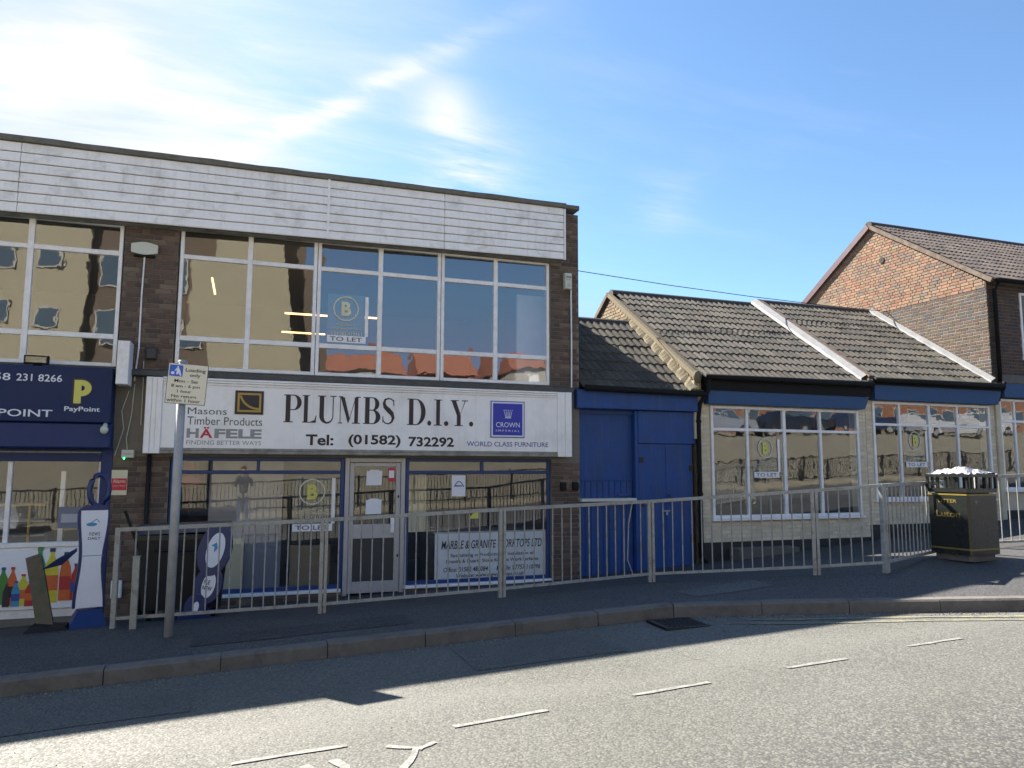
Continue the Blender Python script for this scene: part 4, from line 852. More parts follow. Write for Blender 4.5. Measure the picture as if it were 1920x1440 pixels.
# left shop contents
sh = thing('shelf_unit', 'dark shelf unit with yellow frame inside the left shop', 'shelves', (-2.95, 12.7, -.4))
b = MB(); b.box(-3.3, -2.62, 12.95, 13.0, -.4, 1.12); b.box(-2.66, -2.62, 12.6, 13.0, -.4, 1.12); part('back_panel', b, 'interior_dark', sh)
for z in (.65, .86, 1.08): b = MB(); b.box(-3.3, -2.67, 12.6, 12.94, z, z+.03); part('shelf', b, 'gold' if z > 1 else 'interior', sh)
b = MB(); b.box(-2.88, -2.85, 12.58, 12.6, -.4, 1.1); part('upright', b, 'gold', sh)
b = MB(); b.box(-2.48, -2.42, 12.5, 12.56, .58, 1.58); single('window_tube', b, 'white', 'upright white post inside the left shop window', 'post')
b = MB(); b.box(-2.90, -2.66, 13.4, 13.45, 1.74, 1.765); single('strip_light', b, 'lamp2', 'lit white strip light inside the left shop', 'light')
b = MB(); b.box(-2.44, -2.14, 12.27, 12.275, .78, 1.08); b.cur = 1; b.rect(-2.40, -2.2, .86, .98, 12.268); single('window_leaflet', b, ['slate', 'curtain'], 'pale blue leaflet in the left shop window', 'leaflet')

# drinks poster on the stall riser of the left shop
dp = thing('drinks_poster', 'white poster of coloured soft drink bottles under the left shop window', 'poster', (-2.6, 12.18, -.35))
b = MB(); b.bbox(-5.6, -1.96, 12.165, 12.19, -.30, .50, .004); part('panel', b, 'paper', dp)
cols = [('bot_green', (.06, .22, .05)), ('bot_orange', (.55, .12, .03)), ('bot_yellow', (.55, .50, .04)), ('bot_blue', (.03, .07, .28)), ('bot_teal', (.04, .28, .15)), ('bot_cyan', (.05, .25, .45)), ('bot_red', (.40, .03, .03)), ('bot_dark', (.03, .02, .03)), ('bot_cap', (.02, .05, .10))]
for n_, c_ in cols: mat(n_, c_, .6, .15, 20)
def bottle(x, z0, w_, h, c, cap, lab, k):
    yy = 12.162-k*.0012; b = MB(); P_ = [(x-w_/2, z0), (x+w_/2, z0), (x+w_/2, z0+h*.55), (x+w_*.42, z0+h*.70), (x+w_*.16, z0+h*.86), (x+w_*.16, z0+h*.93), (x-w_*.16, z0+h*.93), (x-w_*.16, z0+h*.86), (x-w_*.42, z0+h*.70), (x-w_/2, z0+h*.55)]
    b.add([(p[0], yy, p[1]) for p in P_], [tuple(range(10))]); b.cur = 1; b.rect(x-w_*.2, x+w_*.2, z0+h*.93, z0+h, yy-.0003); b.cur = 2; b.rect(x-w_/2, x+w_/2, z0+h*.22, z0+h*.50, yy-.0003)
    part('printed_bottle', b, [c, cap, lab], dp)
for k, q in enumerate([(-3.02, -.22, .13, .50, 'bot_green', 'bot_blue', 'bot_green'), (-2.91, -.24, .12, .52, 'bot_orange', 'bot_red', 'bot_dark'), (-2.60, -.22, .17, .76, 'bot_teal', 'bot_green', 'bot_green'), (-2.45, -.22, .17, .74, 'bot_yellow', 'bot_cap', 'bot_orange'), (-2.28, -.20, .14, .66, 'bot_orange', 'bot_cap', 'bot_red'), (-2.15, -.20, .12, .50, 'bot_red', 'bot_blue', 'bot_blue'), (-2.05, -.20, .11, .50, 'bot_orange', 'bot_red', 'bot_dark'), (-2.78, -.24, .13, .42, 'bot_yellow', 'bot_red', 'bot_orange'), (-2.86, -.25, .10, .34, 'bot_cyan', 'bot_blue', 'bot_blue'), (-2.69, -.25, .12, .34, 'bot_red', 'bot_orange', 'bot_orange'), (-2.97, -.25, .08, .32, 'bot_dark', 'bot_red', 'bot_dark'), (-3.2, -.22, .13, .5, 'bot_red', 'bot_blue', 'bot_dark')]):
    bottle(*q[:7], k)
# leaning mossy plank
pk = thing('leaning_plank', 'mossy wooden plank leaning in front of the drinks poster', 'plank', (-1.95, 9.9, -.2))
b = MB(); b.beam((-1.99, 9.83, gz(-1.99, 9.83)-.01), (-2.33, 10.6, .56), .16, .07, (0, -1, .3)); part('plank', b, 'wood', pk)
b = MB(); z = gz(-1.95, 9.9); b.add([(-2.2, 9.68, z), (-1.72, 9.68, z), (-1.72, 10.0, z), (-2.2, 10.0, z), (-2.13, 9.72, z+.09), (-1.80, 9.72, z+.07), (-1.80, 9.97, z+.07), (-2.13, 9.97, z+.09)], [(0, 3, 2, 1), (4, 5, 6, 7), (0, 1, 5, 4), (1, 2, 6, 5), (2, 3, 7, 6), (3, 0, 4, 7)]); part('rubber_foot', b, 'black', pk)
b = MB(); b.ellipsoid((-2.12, 9.75, gz(-2.1, 9.75)+.015), (.03, .02, .015), 7, 4); single('litter', b, 'paper', 'scrap of white litter on the ground left of the plank', 'litter')

# wavy pavement signs
wv = thing('wavy_forecourt_sign', 'tall wavy white forecourt sign with blue edging beside the fence end', 'sign', (-1.6, 9.95, -.17))
Wm = Matrix.Translation((-1.60, 9.95, gz(-1.6, 9.95))) @ Matrix.Rotation(R(14), 4, 'Z')
b = MB(Wm)
L_ = [(-.155-.018*sin(z*6), z) for z in frange(.22, 1.32, .08)]; R_ = [(.135+.022*sin(z*6+.4), z) for z in frange(.22, 1.32, .08)]
b.prism_y(L_[::1]+[(-.10, 1.38), (.10, 1.38)]+R_[::-1] if False else R_+[(.10, 1.38), (-.10, 1.38)]+L_[::-1], 0, .09); part('rim', b, 'signblue', wv)
b = MB(Wm); L2 = [(x+.03, z) for x, z in L_]; R2 = [(x-.025, z) for x, z in R_]; b.prism_y(R2+L2[::-1], -.006, 0); part('face', b, 'inkwhite', wv)
b = MB(Wm); b.rect(-.12, .11, .80, .808, -.008); b.disc(-.03, 1.16, .055, .02, -.008); b.ribbon([(-.05, 1.17), (.02, 1.22), (.05, 1.18)], [.01]*3, -.0085); part('logo', b, 'bot_cyan', wv)
text('news', (-.05, .06, 1.03, 1.07), -.008, 'inkdark', wv, mtx=Wm); text('DAILY', (-.06, .07, .985, 1.015), -.008, 'inkdark', wv, mtx=Wm, bold=.02)
b = MB(Wm); b.tube([(.03+.10*cos(a), .045, 1.55+.18*sin(a)) for a in frange(0, 2*pi, pi/9)], .03, 8, False); part('top_loop', b, 'signblue', wv, smooth=True)
b = MB(Wm); b.add([(-.22, -.20, 0), (.18, -.20, 0), (.18, .24, 0), (-.22, .24, 0), (-.12, -.03, .20), (.12, -.03, .20), (.12, .12, .20), (-.12, .12, .20)], [(0, 3, 2, 1), (4, 5, 6, 7), (0, 1, 5, 4), (1, 2, 6, 5), (2, 3, 7, 6), (3, 0, 4, 7)]); part('base', b, 'signblue', wv)
b = MB(Wm); b.add([(-.34, -.03, .80), (-.50, -.05, .68), (-.30, -.02, .72), (-.16, 0, .86), (-.16, 0, .90)], [(0, 1, 2, 3, 4), (4, 3, 2, 1, 0)]); part('side_fin', b, 'signblue', wv)
ov = thing('oval_forecourt_sign', 'leaning blue forecourt sign of stacked ovals behind the fence', 'sign', (-.4, 9.8, -.15))
for cx, cz, rx, rz, wl in ((-.28, .66, .19, .31, (.10, .21)), (-.34, .25, .16, .22, (.075, .15)), (-.47, .0, .12, .16, (.035, .07))):
    m_ = Matrix.Translation((cx, 9.85, cz)) @ Matrix.Rotation(R(14), 4, 'Y') @ Matrix.Rotation(R(-12), 4, 'Z')
    b = MB(m_); n = 26; b.prism_y([(rx*cos(2*pi*i/n), rz*sin(2*pi*i/n)) for i in range(n)], -.03, .03); o = part('oval', b, 'signblue', ov, smooth=False)
    b = MB(m_); b.disc(.01, 0, wl[0], wl[1], -.033); part('face', b, 'inkwhite', o)
    if rz > .3: b = MB(m_); b.prism_y([(0, .09), (-.05, .04), (-.01, .035), (.0, -.03), (.03, .03)], -.037, -.034); part('logo', b, 'bot_cyan', o)
    elif rz > .2: text('PLE\nNEW', (-.05, .06, -.06, .06), -.036, 'inkdark', o, mtx=m_, bold=.03)
b = MB(); b.box(-.66, -.30, 9.78, 10.05, gz(-.5, 9.9)-.01, gz(-.5, 9.9)+.10); part('base', b, 'signblue', ov)

# black four wheeled bin
wbn = thing('wheeled_bin', 'large black four-wheeled rubbish bin behind the left end of the fence', 'bin', (-.65, 10.5, -.2))
gz0 = gz(-.6, 10.3); b = MB(); b.add([(-1.08, 10.12, gz0+.13), (-.20, 10.12, gz0+.13), (-.20, 10.72, gz0+.13), (-1.08, 10.72, gz0+.13), (-1.15, 10.02, gz0+1.02), (-.13, 10.02, gz0+1.02), (-.13, 10.82, gz0+1.02), (-1.15, 10.82, gz0+1.02)], [(0, 3, 2, 1), (4, 5, 6, 7), (0, 1, 5, 4), (1, 2, 6, 5), (2, 3, 7, 6), (3, 0, 4, 7)]); part('body', b, 'wheelie', wbn)
b = MB(); b.box(-1.18, -.10, 9.99, 10.05, gz0+.97, gz0+1.03); part('rim', b, 'wheelie', wbn)
b = MB(); n = 8; vs = []
for x in (-1.17, -.11): vs += [(x, 10.0+.84*i/n, gz0+1.035+.10*sin(pi*i/n)+.03*(x+1.17)) for i in range(n+1)]
b.add(vs, [(i, i+n+1, i+n+2, i+1) for i in range(n)]+[tuple(range(n+1)), tuple(range(2*n+1, n, -1)), (0, n, 2*n+1, n+1)]); part('lid', b, mat('bin_lid', (.03, .035, .05), .25), wbn)
for x in (-1.0, -.28):
    for y in (10.2, 10.62): b = MB(); b.tube([(x-.025, y, gz0+.075), (x+.025, y, gz0+.075)], .075, 14); part('wheel', b, 'black', wbn)
b = MB(); b.tube([(-.95, 10.0, gz0+.85), (-.95, 9.93, gz0+.85), (-.35, 9.93, gz0+.85), (-.35, 10.0, gz0+.85)], .015, 6); part('handle', b, 'black', wbn)
b = MB(); b.beam((-1.33, 10.25, 1.12), (-1.14, 10.25, .62), .04, .03); single('metal_strut', b, 'black', 'dark slanting strut between the fence end and the black bin', 'strut')
b = MB(); z = gz(-1.04, 9.02); b.box(-1.065, -1.0, 8.99, 9.05, z-.05, z+.74); b.box(-1.07, -.995, 8.985, 9.055, z+.74, z+.75); single('stub_post', b, 'galv', 'short grey steel stub post just inside the fence end', 'post')

# ---------------------------------------------------------------- loading sign on pole
px, py = -.635, 8.38; z0 = gz(px, py)
lsn = thing('loading_sign', 'loading only parking sign on a tall grey pole in front of the shop', 'sign', (px, py, z0))
b = MB(); b.tube([(px, py, z0-.1), (px+.004, py, z0+2.75)], .044, 16); part('pole', b, 'polegrey', lsn, smooth=True)
b = MB(); b.tube([(px, py, z0+2.75), (px, py, z0+2.77)], [.047, .035], 16); part('pole_cap', b, 'polegrey', lsn)
sx0, sx1 = px-.135, px+.245; sz0, sz1 = z0+2.31, z0+2.69; sy = py-.075
sm = Matrix.Translation((px, sy, sz0)) @ Matrix.Rotation(R(3), 4, 'Y')
b = MB(sm); b.bbox(-.145, .235, 0, .004, 0, .415, .001); part('sign_back', b, 'inkdark', lsn)
b = MB(sm); b.rect(-.139, .229, .006, .409, -.002); part('sign_face', b, 'signcream', lsn)
b = MB(sm); b.rect(-.13, -.005, .28, .395, -.004); part('blue_square', b, mat('sign_blue', (.01, .10, .55), .4), lsn)
b = MB(sm); yy = -.006; b.disc(-.098, .312, .017, .015, yy); b.disc(-.054, .375, .008, .01, yy); b.add([(p[0], yy, p[1]) for p in [(-.065, .30), (-.045, .30), (-.042, .32), (-.03, .288), (-.015, .288), (-.032, .345), (-.045, .368), (-.062, .368), (-.085, .335), (-.078, .332), (-.063, .347)]], [tuple(range(11))]); part('loading_symbol', b, 'inkwhite', lsn)
for s, bx in (('Loading', (.02, .21, .325, .372)), ('only', (.065, .165, .275, .32)), ('Mon - Sat', (-.075, .15, .22, .252)), ('8 am - 6 pm', (-.10, .17, .16, .20)), ('1 hour', (-.04, .095, .115, .145)), ('No return', (-.09, .145, .065, .095)), ('within 1 hour', (-.13, .185, .02, .053))):
    text(s, bx, -.004, 'ink', lsn, mtx=sm, bold=.012)
for dz in (.08, .30): b = MB(); b.box(px-.06, px+.06, sy+.004, py-.03, sz0+dz, sz0+dz+.03); part('clamp', b, 'galv', lsn)

# ---------------------------------------------------------------- guardrail
POSTS = [(-1.24, 9.15), (.87, 8.87), (2.93, 8.66), (5.03, 8.80), (6.71, 7.69), (7.42, 7.29), (9.3, 8.05)]
def rail(name, label, posts, hts, lean=None):
    t = thing(name, label, 'fence', (posts[0][0], posts[0][1], gz(*posts[0])))
    tops = []
    for i, (x, y) in enumerate(posts):
        zz_ = hts[i]; b = MB(); a = Vector((x, y, zz_-.08)); c = Vector((x, y, zz_+1.05))
        d = Vector((posts[min(i+1, len(posts)-1)][0]-posts[max(i-1, 0)][0], posts[min(i+1, len(posts)-1)][1]-posts[max(i-1, 0)][1], 0)).normalized()
        b.beam(a, c, .05 if i in (0, len(posts)-1) else .042, .05, (d.y, -d.x, 0)); part('post', b, 'galv', t)
        if 0 < i < len(posts)-1: b = MB(); b.beam(a+d*.05, c+d*.05+Vector((.0, 0, -.005)), .034, .04, (d.y, -d.x, 0)); part('post', b, 'galv', t)
    for i in range(len(posts)-1):
        a = Vector((*posts[i], hts[i])); c = Vector((*posts[i+1], hts[i+1])); d = (c-a).normalized(); dh = Vector((d.x, d.y, 0)); L = (c-a).length
        for h, s in ((1.03, .045), (.10, .035)): b = MB(); b.beam(a+Vector((0, 0, h))+d*.025, c+Vector((0, 0, h))-d*.01, s, s*.9); part('rail', b, 'galv', t)
        n = max(2, round(L/.128))
        for k in range(1, n):
            p = a+d*(.06+(L-.06)*k/n); j = random.uniform(-.004, .004); b = MB()
            if i == 2 and k == n-2: b.tube([p+Vector((0, 0, .11)), p+Vector((-.075, 0, .30))*1.0-Vector((.0, 0, 0)), p+Vector((-.055, 0, .75)), p+Vector((0, 0, 1.01))], .0085, 6)
            else: b.tube([p+Vector((j, 0, .11)), p+Vector((0, 0, 1.01))], .0085, 6)
            part('picket', b, 'galv', t)
    return t
random.seed(4)
rail('guardrail', 'long galvanised pedestrian guardrail along the pavement in front of the shops', POSTS, [-.056, .022, .121, .186, .346, .418, .44])
rail('guardrail', 'sunlit galvanised guardrail section running right from behind the litter bin', [(10.0, 8.08), (11.7, 7.4), (13.4, 6.5)], [.50, .60, .70])

# ---------------------------------------------------------------- litter bin
BX, BY = 9.0, 7.50; bz = gz(BX, BY)
lb = thing('litter_bin', 'black square litter bin with gold bands and a glinting dented ash plate', 'litter bin', (BX, BY, bz))
S = .30
def bm(face=0): return Matrix.Translation((BX, BY, bz)) @ Matrix.Diagonal((.97, .97, .925, 1)) @ Matrix.Rotation(R(-50.5-34+90*face), 4, 'Z')
b = MB(bm()); c_ = .05
def octp(s, c): return [(-s+c, -s), (s-c, -s), (s, -s+c), (s, s-c), (s-c, s), (-s+c, s), (-s, s-c), (-s, -s+c)]
b.prism_z(octp(S, .03), .09, .92); part('body', b, 'binblack', lb)
b = MB(bm()); b.prism_z(octp(S-.04, .03), 0, .09); part('plinth', b, 'kerb', lb)
for z in (.905, .155):
    b = MB(bm()); b.prism_z(octp(S+.004, .032), z, z+.022); part('gold_band', b, 'bingold', lb)
b = MB(bm()); b.prism_z(octp(S+.012, .035), .945, 1.0); part('rim', b, 'binblack', lb)
for fc in range(4):
    for u in ((-.29, -.19, -.09, .09, .19, .29) if fc % 2 else (-.29, -.14, .14, .29)):
        b = MB(bm(fc)); b.box(u-.018, u+.018, -S+.004, -S+.03, 1.0, 1.16); part('slot_bar', b, 'binblack', lb)
b = MB(bm()); b.prism_z(octp(S-.06, .03), .93, .99); part('liner', b, 'darkgrey', lb)
b = MB(bm()); b.prism_z(octp(S+.03, .04), 1.16, 1.20); part('canopy', b, 'binblack', lb)
b = MB(bm()); n = 12; vs = [(-S+.62*i/n, -S+.62*j/n, 1.205+.10*(1-max(abs(i-n/2), abs(j-n/2))/(n/2))**.9+random.uniform(-.022, .022)) for j in range(n+1) for i in range(n+1)]
b.add(vs, [(j*(n+1)+i, j*(n+1)+i+1, (j+1)*(n+1)+i+1, (j+1)*(n+1)+i) for j in range(n) for i in range(n)]); part('ash_plate', b, 'binash', lb)
text('LITTER', (-.13, .13, .80, .85), -S-.004, 'bingold', lb, mtx=bm(), bold=.02); text('Luton', (-.17, .17, .60, .69), -S-.004, 'bingold', lb, mtx=bm(), bold=.02)
text('LITTER', (-.13, .13, .80, .85), -S-.004, 'bingold', lb, mtx=bm(-1), bold=.02)
b = MB(bm(1)); b.ring(-.16, .82, .02, .012, -S-.004, 14); part('lock', b, 'galv', lb)
# ---------------------------------------------------------------- lean-to store with blue doors
lt = thing('store_building', 'low lean-to store with blue boarded doors between shop and cottages', 'building', (6.8, 12.3, -.2))
b = MB(); b.box(5.61, 8.0, 14.6, 14.8, -.4, 4.6); b.box(5.61, 8.0, 12.45, 14.6, -.5, -.3); part('wall', b, 'brick_yellow', lt)
b = MB(); b.bbox(5.50, 7.98, 12.06, 12.2, 2.70, 3.035, .012); part('fascia', b, 'blue', lt)
b = MB(); b.box(6.695, 6.76, 12.17, 12.30, -.3, 2.69); b.box(5.61, 6.695, 12.24, 12.3, 2.62, 2.69); part('door_frame', b, 'blue', lt)
d = MB(); d.box(5.61, 6.69, 12.285, 12.31, 1.46, 2.62); D = part('door', d, 'blue', lt, 'recessed left door with planked lower half')
for i in range(9): b = MB(); b.bbox(5.615+i*.119, 5.615+i*.119+.113, 12.268, 12.31, -.24, 1.42, .006); part('plank', b, 'blue', D)
b = MB(); b.bbox(5.61, 6.69, 12.255, 12.31, 1.42, 1.46); b.bbox(6.38, 6.64, 12.24, 12.268, 1.15, 1.19, .003); part('rail', b, 'blue', D)
b = MB(); b.bbox(5.60, 6.68, 12.10, 12.262, 1.06, 1.115); part('shelf_board', b, 'plastic_cream', lt, 'pale horizontal board across the left blue door')
b = MB(); b.bbox(6.76, 7.97, 12.15, 12.2, 2.10, 2.695, .006); part('upper_panel', b, 'blue', lt)
d = MB(); d.box(6.76, 7.90, 12.19, 12.23, -.26, 2.10); D = part('door', d, 'blue', lt, 'wide flush right door')
for x0, x1 in ((6.765, 7.325), (7.33, 7.895)): b = MB(); b.bbox(x0, x1, 12.172, 12.19, -.20, 2.095, .006); part('door_leaf', b, 'blue', D)
b = MB(); b.box(7.00, 7.30, 12.165, 12.175, 1.28, 1.32); part('hinge', b, 'blue', D)
for x, z in ((6.80, .95), (6.80, 1.75), (7.84, .3), (7.84, 1.6)): b = MB(); b.bbox(x-.02, x+.06, 12.160, 12.172, z, z+.10, .003); part('hinge', b, 'iron', D)
b = MB(); b.tube([(7.38, 12.172, 1.02), (7.38, 12.13, 1.02), (7.38, 12.13, 1.16), (7.38, 12.172, 1.16)], .010, 8); part('handle', b, 'iron', D)
b = MB(); b.bbox(7.27, 7.40, 12.155, 12.170, .86, .89, .003); b.bbox(7.30, 7.345, 12.140, 12.155, .80, .865, .004); part('padlock_hasp', b, 'galv', D)
b = MB()
for i in range(26): x = random.choice([6.79, 7.31, 7.36, 7.86])+random.uniform(-.03, .03); z = random.uniform(-.15, 1.9); b.prism_y([(x, z), (x+random.uniform(.005, .015), z+.004), (x+.006, z+random.uniform(.02, .09)), (x-.004, z+.02)], 12.1708, 12.172)
part('paint_chips', b, 'bluefas', D, kind='stuff')
b = MB(); b.box(5.6, 8.0, 12.2, 12.45, 2.695, 3.0); part('lintel', b, 'blue', lt)
b = MB(); b.add([(5.6, 12.12, 3.055), (7.93, 12.12, 3.055), (7.93, 14.55, 4.80), (5.6, 14.55, 4.80), (5.6, 17, 3.05), (7.93, 17, 3.05)], [(0, 1, 2, 3), (3, 2, 5, 4)]); part('roof_deck', b, 'black', lt)
tiled_slope(lt, 5.62, 7.85, (12.03, 3.03), (14.48, 4.79), 8, m='tile_dark', seed=5)
ridge_tiles(lt, 5.62, 7.86, 14.55, 4.83)
b = MB(); b.tube([(5.62, 11.97, 3.06), (8.10, 11.97, 3.03)], .055, 10); part('gutter', b, 'gutter', lt, smooth=True)
b = MB(); n = 32; vs = []
for i in range(n+1):
    p = i/n; yy = 12.02+2.5*p; zz_ = 3.07+1.78*p; st_ = .035*((i % 4)/3); j = random.uniform(-.012, .012)
    vs += [(7.76+st_+j, yy, zz_-.01), (7.80+st_+j, yy, zz_+.045), (7.975, yy, zz_+.10+st_)]
b.add(vs, [(i*3+k, i*3+k+1, i*3+k+4, i*3+k+3) for i in range(n) for k in range(2)]); part('mortar_fillet', b, 'verge', lt)
b = MB()
for i in range(60): b.ellipsoid((random.uniform(5.7, 8.0), 11.99+random.uniform(-.02, .1), 3.10+random.uniform(-.01, .02)), (random.uniform(.015, .04), .02, random.uniform(.01, .02)), 6, 4)
part('moss', b, 'rub', lt, kind='stuff')

# ---------------------------------------------------------------- cottages
def cottage(label, x0, x1, eave, ridge, win, base, plinth, rows, seed, fasc, gable):
    t = thing('cottage_shop', label, 'cottage', (x0, 12.3, base[0]), 'row of tiled cottage shops')
    bk = []
    wx0, wx1, wz0, wz1 = win
    b = MB(); y = 12.17-.0075
    b.box(x0, wx0, y, y+.25, plinth, eave[1]-.1); b.box(wx1, x1, y, y+.25, plinth, eave[1]-.1); b.box(wx0, wx1, y, y+.25, plinth, wz0-.05); b.box(wx0, wx1, y, y+.25, wz1, eave[1]-.1)
    part('wall', b, 'cream_flat', t); y = 12.17
    b = MB(); b.box(x0+.01, x1-.01, y+.01, y+.24, base[0]-.4, plinth); part('plinth', b, 'plinth', t)
    brick_field(bk, 'y', y, lambda z: (x0+.0, wx0-.01), plinth, wz1, 'cream', False, seed)
    brick_field(bk, 'y', y, lambda z: (wx1+.01, x1), plinth, wz1, 'cream', False, seed+1)
    brick_field(bk, 'y', y, lambda z: (wx0-.01, wx1+.01), plinth, wz0-.06, 'cream', False, seed+2)
    # interior
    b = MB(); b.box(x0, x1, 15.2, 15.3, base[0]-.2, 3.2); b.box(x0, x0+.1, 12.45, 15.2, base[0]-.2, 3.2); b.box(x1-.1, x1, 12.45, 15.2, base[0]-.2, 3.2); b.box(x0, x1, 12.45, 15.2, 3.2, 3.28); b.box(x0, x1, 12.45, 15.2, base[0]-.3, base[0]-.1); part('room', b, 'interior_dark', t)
    # fascia: tapered end
    fx0, fx1, fz0, fz1 = fasc; b = MB(); b.add([(fx0, 12.0, fz0), (fx1-.12, 12.0, fz0), (fx1, 12.0, fz1), (fx0, 12.0, fz1), (fx0, 12.165, fz0), (fx1-.12, 12.165, fz0), (fx1, 12.165, fz1), (fx0, 12.165, fz1)], [(0, 1, 2, 3), (1, 5, 6, 2), (0, 4, 5, 1), (3, 2, 6, 7), (4, 0, 3, 7)]); part('fascia', b, 'bluefas', t)
    b = MB(); b.box(fx0-.05, fx1+.02, 11.97, 12.17, fz1+.002, eave[1]-.06); part('eaves_board', b, 'gutter', t)
    b = MB(); b.tube([(x0+.05, 11.90, eave[1]-.085), (x1-.0, 11.90, eave[1]-.075)], .058, 10); part('gutter', b, 'gutter', t, smooth=True)
    dk = ((x0, eave[0], eave[1]-.02), (x1, eave[0], eave[1]-.02), (x1, ridge[0], ridge[1]-.02), (x0, ridge[0], ridge[1]-.02), (x0, ridge[0]+3.6, eave[1]), (x1, ridge[0]+3.6, eave[1]))
    b = MB(); b.add(dk, [(0, 1, 2, 3), (3, 2, 5, 4)]); part('roof_deck', b, 'tile_old', t)
    tiled_slope(t, x0+.06, x1-.02, (eave[0]-.10, eave[1]-.05), (ridge[0]-.06, ridge[1]), rows, seed=seed)
    ridge_tiles(t, x0, x1, ridge[0], ridge[1]+.04)
    return t, bk
c1, bk1 = cottage('nearer cottage shop with brick gable end and downpipe beside the blue doors', 8.0, 12.05, (12.10, 3.44), (15.62, 5.74), (8.29, 11.86, .72, 2.85), (-.1,), .28, 12, 30, (8.17, 12.02, 2.86, 3.115), True)
window(c1, 8.30, 11.85, .72, 2.84, 12.13, [(9.12, .055), (9.99, .07), (10.87, .055)], [(2.39, .055)], glass='glass_cot', sill=.05)
ez, rz_ = (12.20, 3.42), (15.62, 5.70)
b = MB(); b.prism_x([(12.2, -.4), (12.2, 3.36), (15.62, 5.62), (19.1, 3.36), (19.1, -.4)], 7.975, 8.0-.002); part('gable_wall', b, 'mortar_tan', c1)
def gspan(z):
    h = (5.60-z)/(5.60-3.34); return (15.62-3.42*min(1, h)+.02, 15.62+3.42*min(1, h)-.02) if z < 5.56 else (0, 0)
brick_field(bk1, 'x', 7.975, gspan, 2.95, 5.6, 'brick_yellow', True, 44)
lay_bricks([q for q in bk1 if q[0] == 'y' or q[2] < 17.2], c1)
for (y0, z0_, y1, z1_, m_) in ((12.05, 3.40, 15.62, 5.76, 'verge'), (15.62, 5.76, 19.1, 3.45, 'verge_red')):
    b = MB(); b.beam((7.96, y0, z0_-.03), (7.96, y1, z1_-.05), .10, .09, (0, -.6, .8)); part('verge', b, m_, c1)
b = MB(); b.ellipsoid((7.97, 12.05, 3.36), (.09, .06, .12)); part('kneeler', b, 'verge', c1)
b = MB(); b.bbox(7.93, 8.05, 12.1, 12.2, 2.2, 3.3, .008); part('corner_brickwork', b, 'cream_flat', c1)
b = MB(); b.tube([(8.12, 11.90, 3.33), (8.12, 11.93, 3.10), (8.02, 12.06, 2.86), (8.0, 12.09, 2.6), (8.0, 12.09, .02), (8.05, 12.0, -.05)], .042, 10); part('downpipe', b, 'gutter', c1, smooth=True)
for z in (1.15, 2.5): b = MB(); b.tube([(8.0, 12.09, z), (8.0, 12.09, z+.05)], .054, 10); part('pipe_collar', b, 'gutter', c1)
b = MB(); b.box(8.65, 10.0, 11.85, 12.16, gz(9.2, 12)-.05, gz(9.2, 12)+.17); single('concrete_step', b, 'cement', 'low concrete step under the nearer cottage window', 'step')
c2, bk2 = cottage('further cottage shop behind the litter bin with pale flashing against the tall gable', 12.06, 15.72, (12.12, 3.55), (15.50, 5.80), (12.22, 15.56, 1.02, 3.06), (.2,), .52, 12, 60, (12.18, 15.78, 3.07, 3.375), False)
window(c2, 12.23, 15.55, 1.02, 3.05, 12.13, [(12.95, .05), (13.77, .065), (14.58, .05)], [(2.57, .055)], glass='glass_cot', sill=.05)
lay_bricks(bk2, c2)
# raised party strip between the two roofs, and flashing against the gable
for x, y0, z0_, y1, z1_, par in ((12.0, 12.05, 3.53, 15.5, 5.87, c1), (15.66, 12.05, 3.62, 15.42, 5.88, c2)):
    b = MB(); n = 14; vs = []
    for i in range(n+1):
        t_ = i/n; yy = y0+(y1-y0)*t_; zz_ = z0_+(z1_-z0_)*t_; j = random.uniform(-.012, .012)
        vs += [(x-.13+j, yy, zz_-.09), (x-.11+j, yy, zz_-.02), (x+.03, yy, zz_+.05), (x+.06, yy, zz_+.04)]
    b.add(vs, [(i*4+k, i*4+k+1, i*4+k+5, i*4+k+4) for i in range(n) for k in range(3)]); part('flashing', b, 'flash', par)
b = MB(); b.beam((12.10, 12.0, 3.53), (12.10, 15.5, 5.88), .12, .07, (0, -.6, .8)); part('verge', b, 'verge_red', c2)
b = MB(); b.beam((12.04, 15.5, 5.82), (12.04, 19.0, 3.5), .08, .12, (0, .6, .8)); part('verge', b, 'verge_red', c2)
b = MB(); b.box(11.93, 12.02, 11.99, 12.16, 3.1, 3.34); b.ellipsoid((12.02, 11.99, 3.42), (.05, .05, .08)); part('corbel', b, 'verge', c1)
for x, z, par in ((12.08, 3.36, c2), (15.80, 3.46, c2)):
    b = MB(); b.tube([(x, 11.93, z+.12), (x, 11.95, z-.02), (x, 12.08, z-.20), (x, 12.10, z-.30)], .04, 8); part('downpipe', b, 'gutter', par, smooth=True)

# ---------------------------------------------------------------- tall brick house on the right
hs = thing('brick_house', 'tall brick house with tan gable over sooty brickwork at the right edge', 'house', (16, 12.3, .5))
HX = 15.78; AP = (15.45, 8.22); EV = 5.92; BK = 18.7
b = MB(); b.prism_x([(12.2, .2), (12.2, EV-.02), (AP[0], AP[1]-.05), (BK+.4, EV-.05), (BK+.4, .2)], HX, HX+.24); part('gable_wall', b, 'mortar_tan', hs)
b = MB(); b.box(HX-.0062, HX+.001, 12.195, 15.6, 3.4, 5.75); part('pale_pointing', b, 'mortar_pale', hs)
b = MB(); b.box(HX+.24, 27, 12.19, 12.44, 3.45, EV+.03); b.box(27, 27.2, 12.2, BK, .3, EV); b.box(HX+.24, 27, BK, BK+.2, .3, EV); part('wall', b, 'mortar', hs)
bk = []
def hspan(z):
    if z > AP[1]-.15: return (0, 0)
    f = (AP[1]-.08-z)/(AP[1]-.08-EV); f = min(1, max(0, f)); return (max(12.2, AP[0]-3.25*f+.02), min(BK, AP[0]+3.2*f-.02))
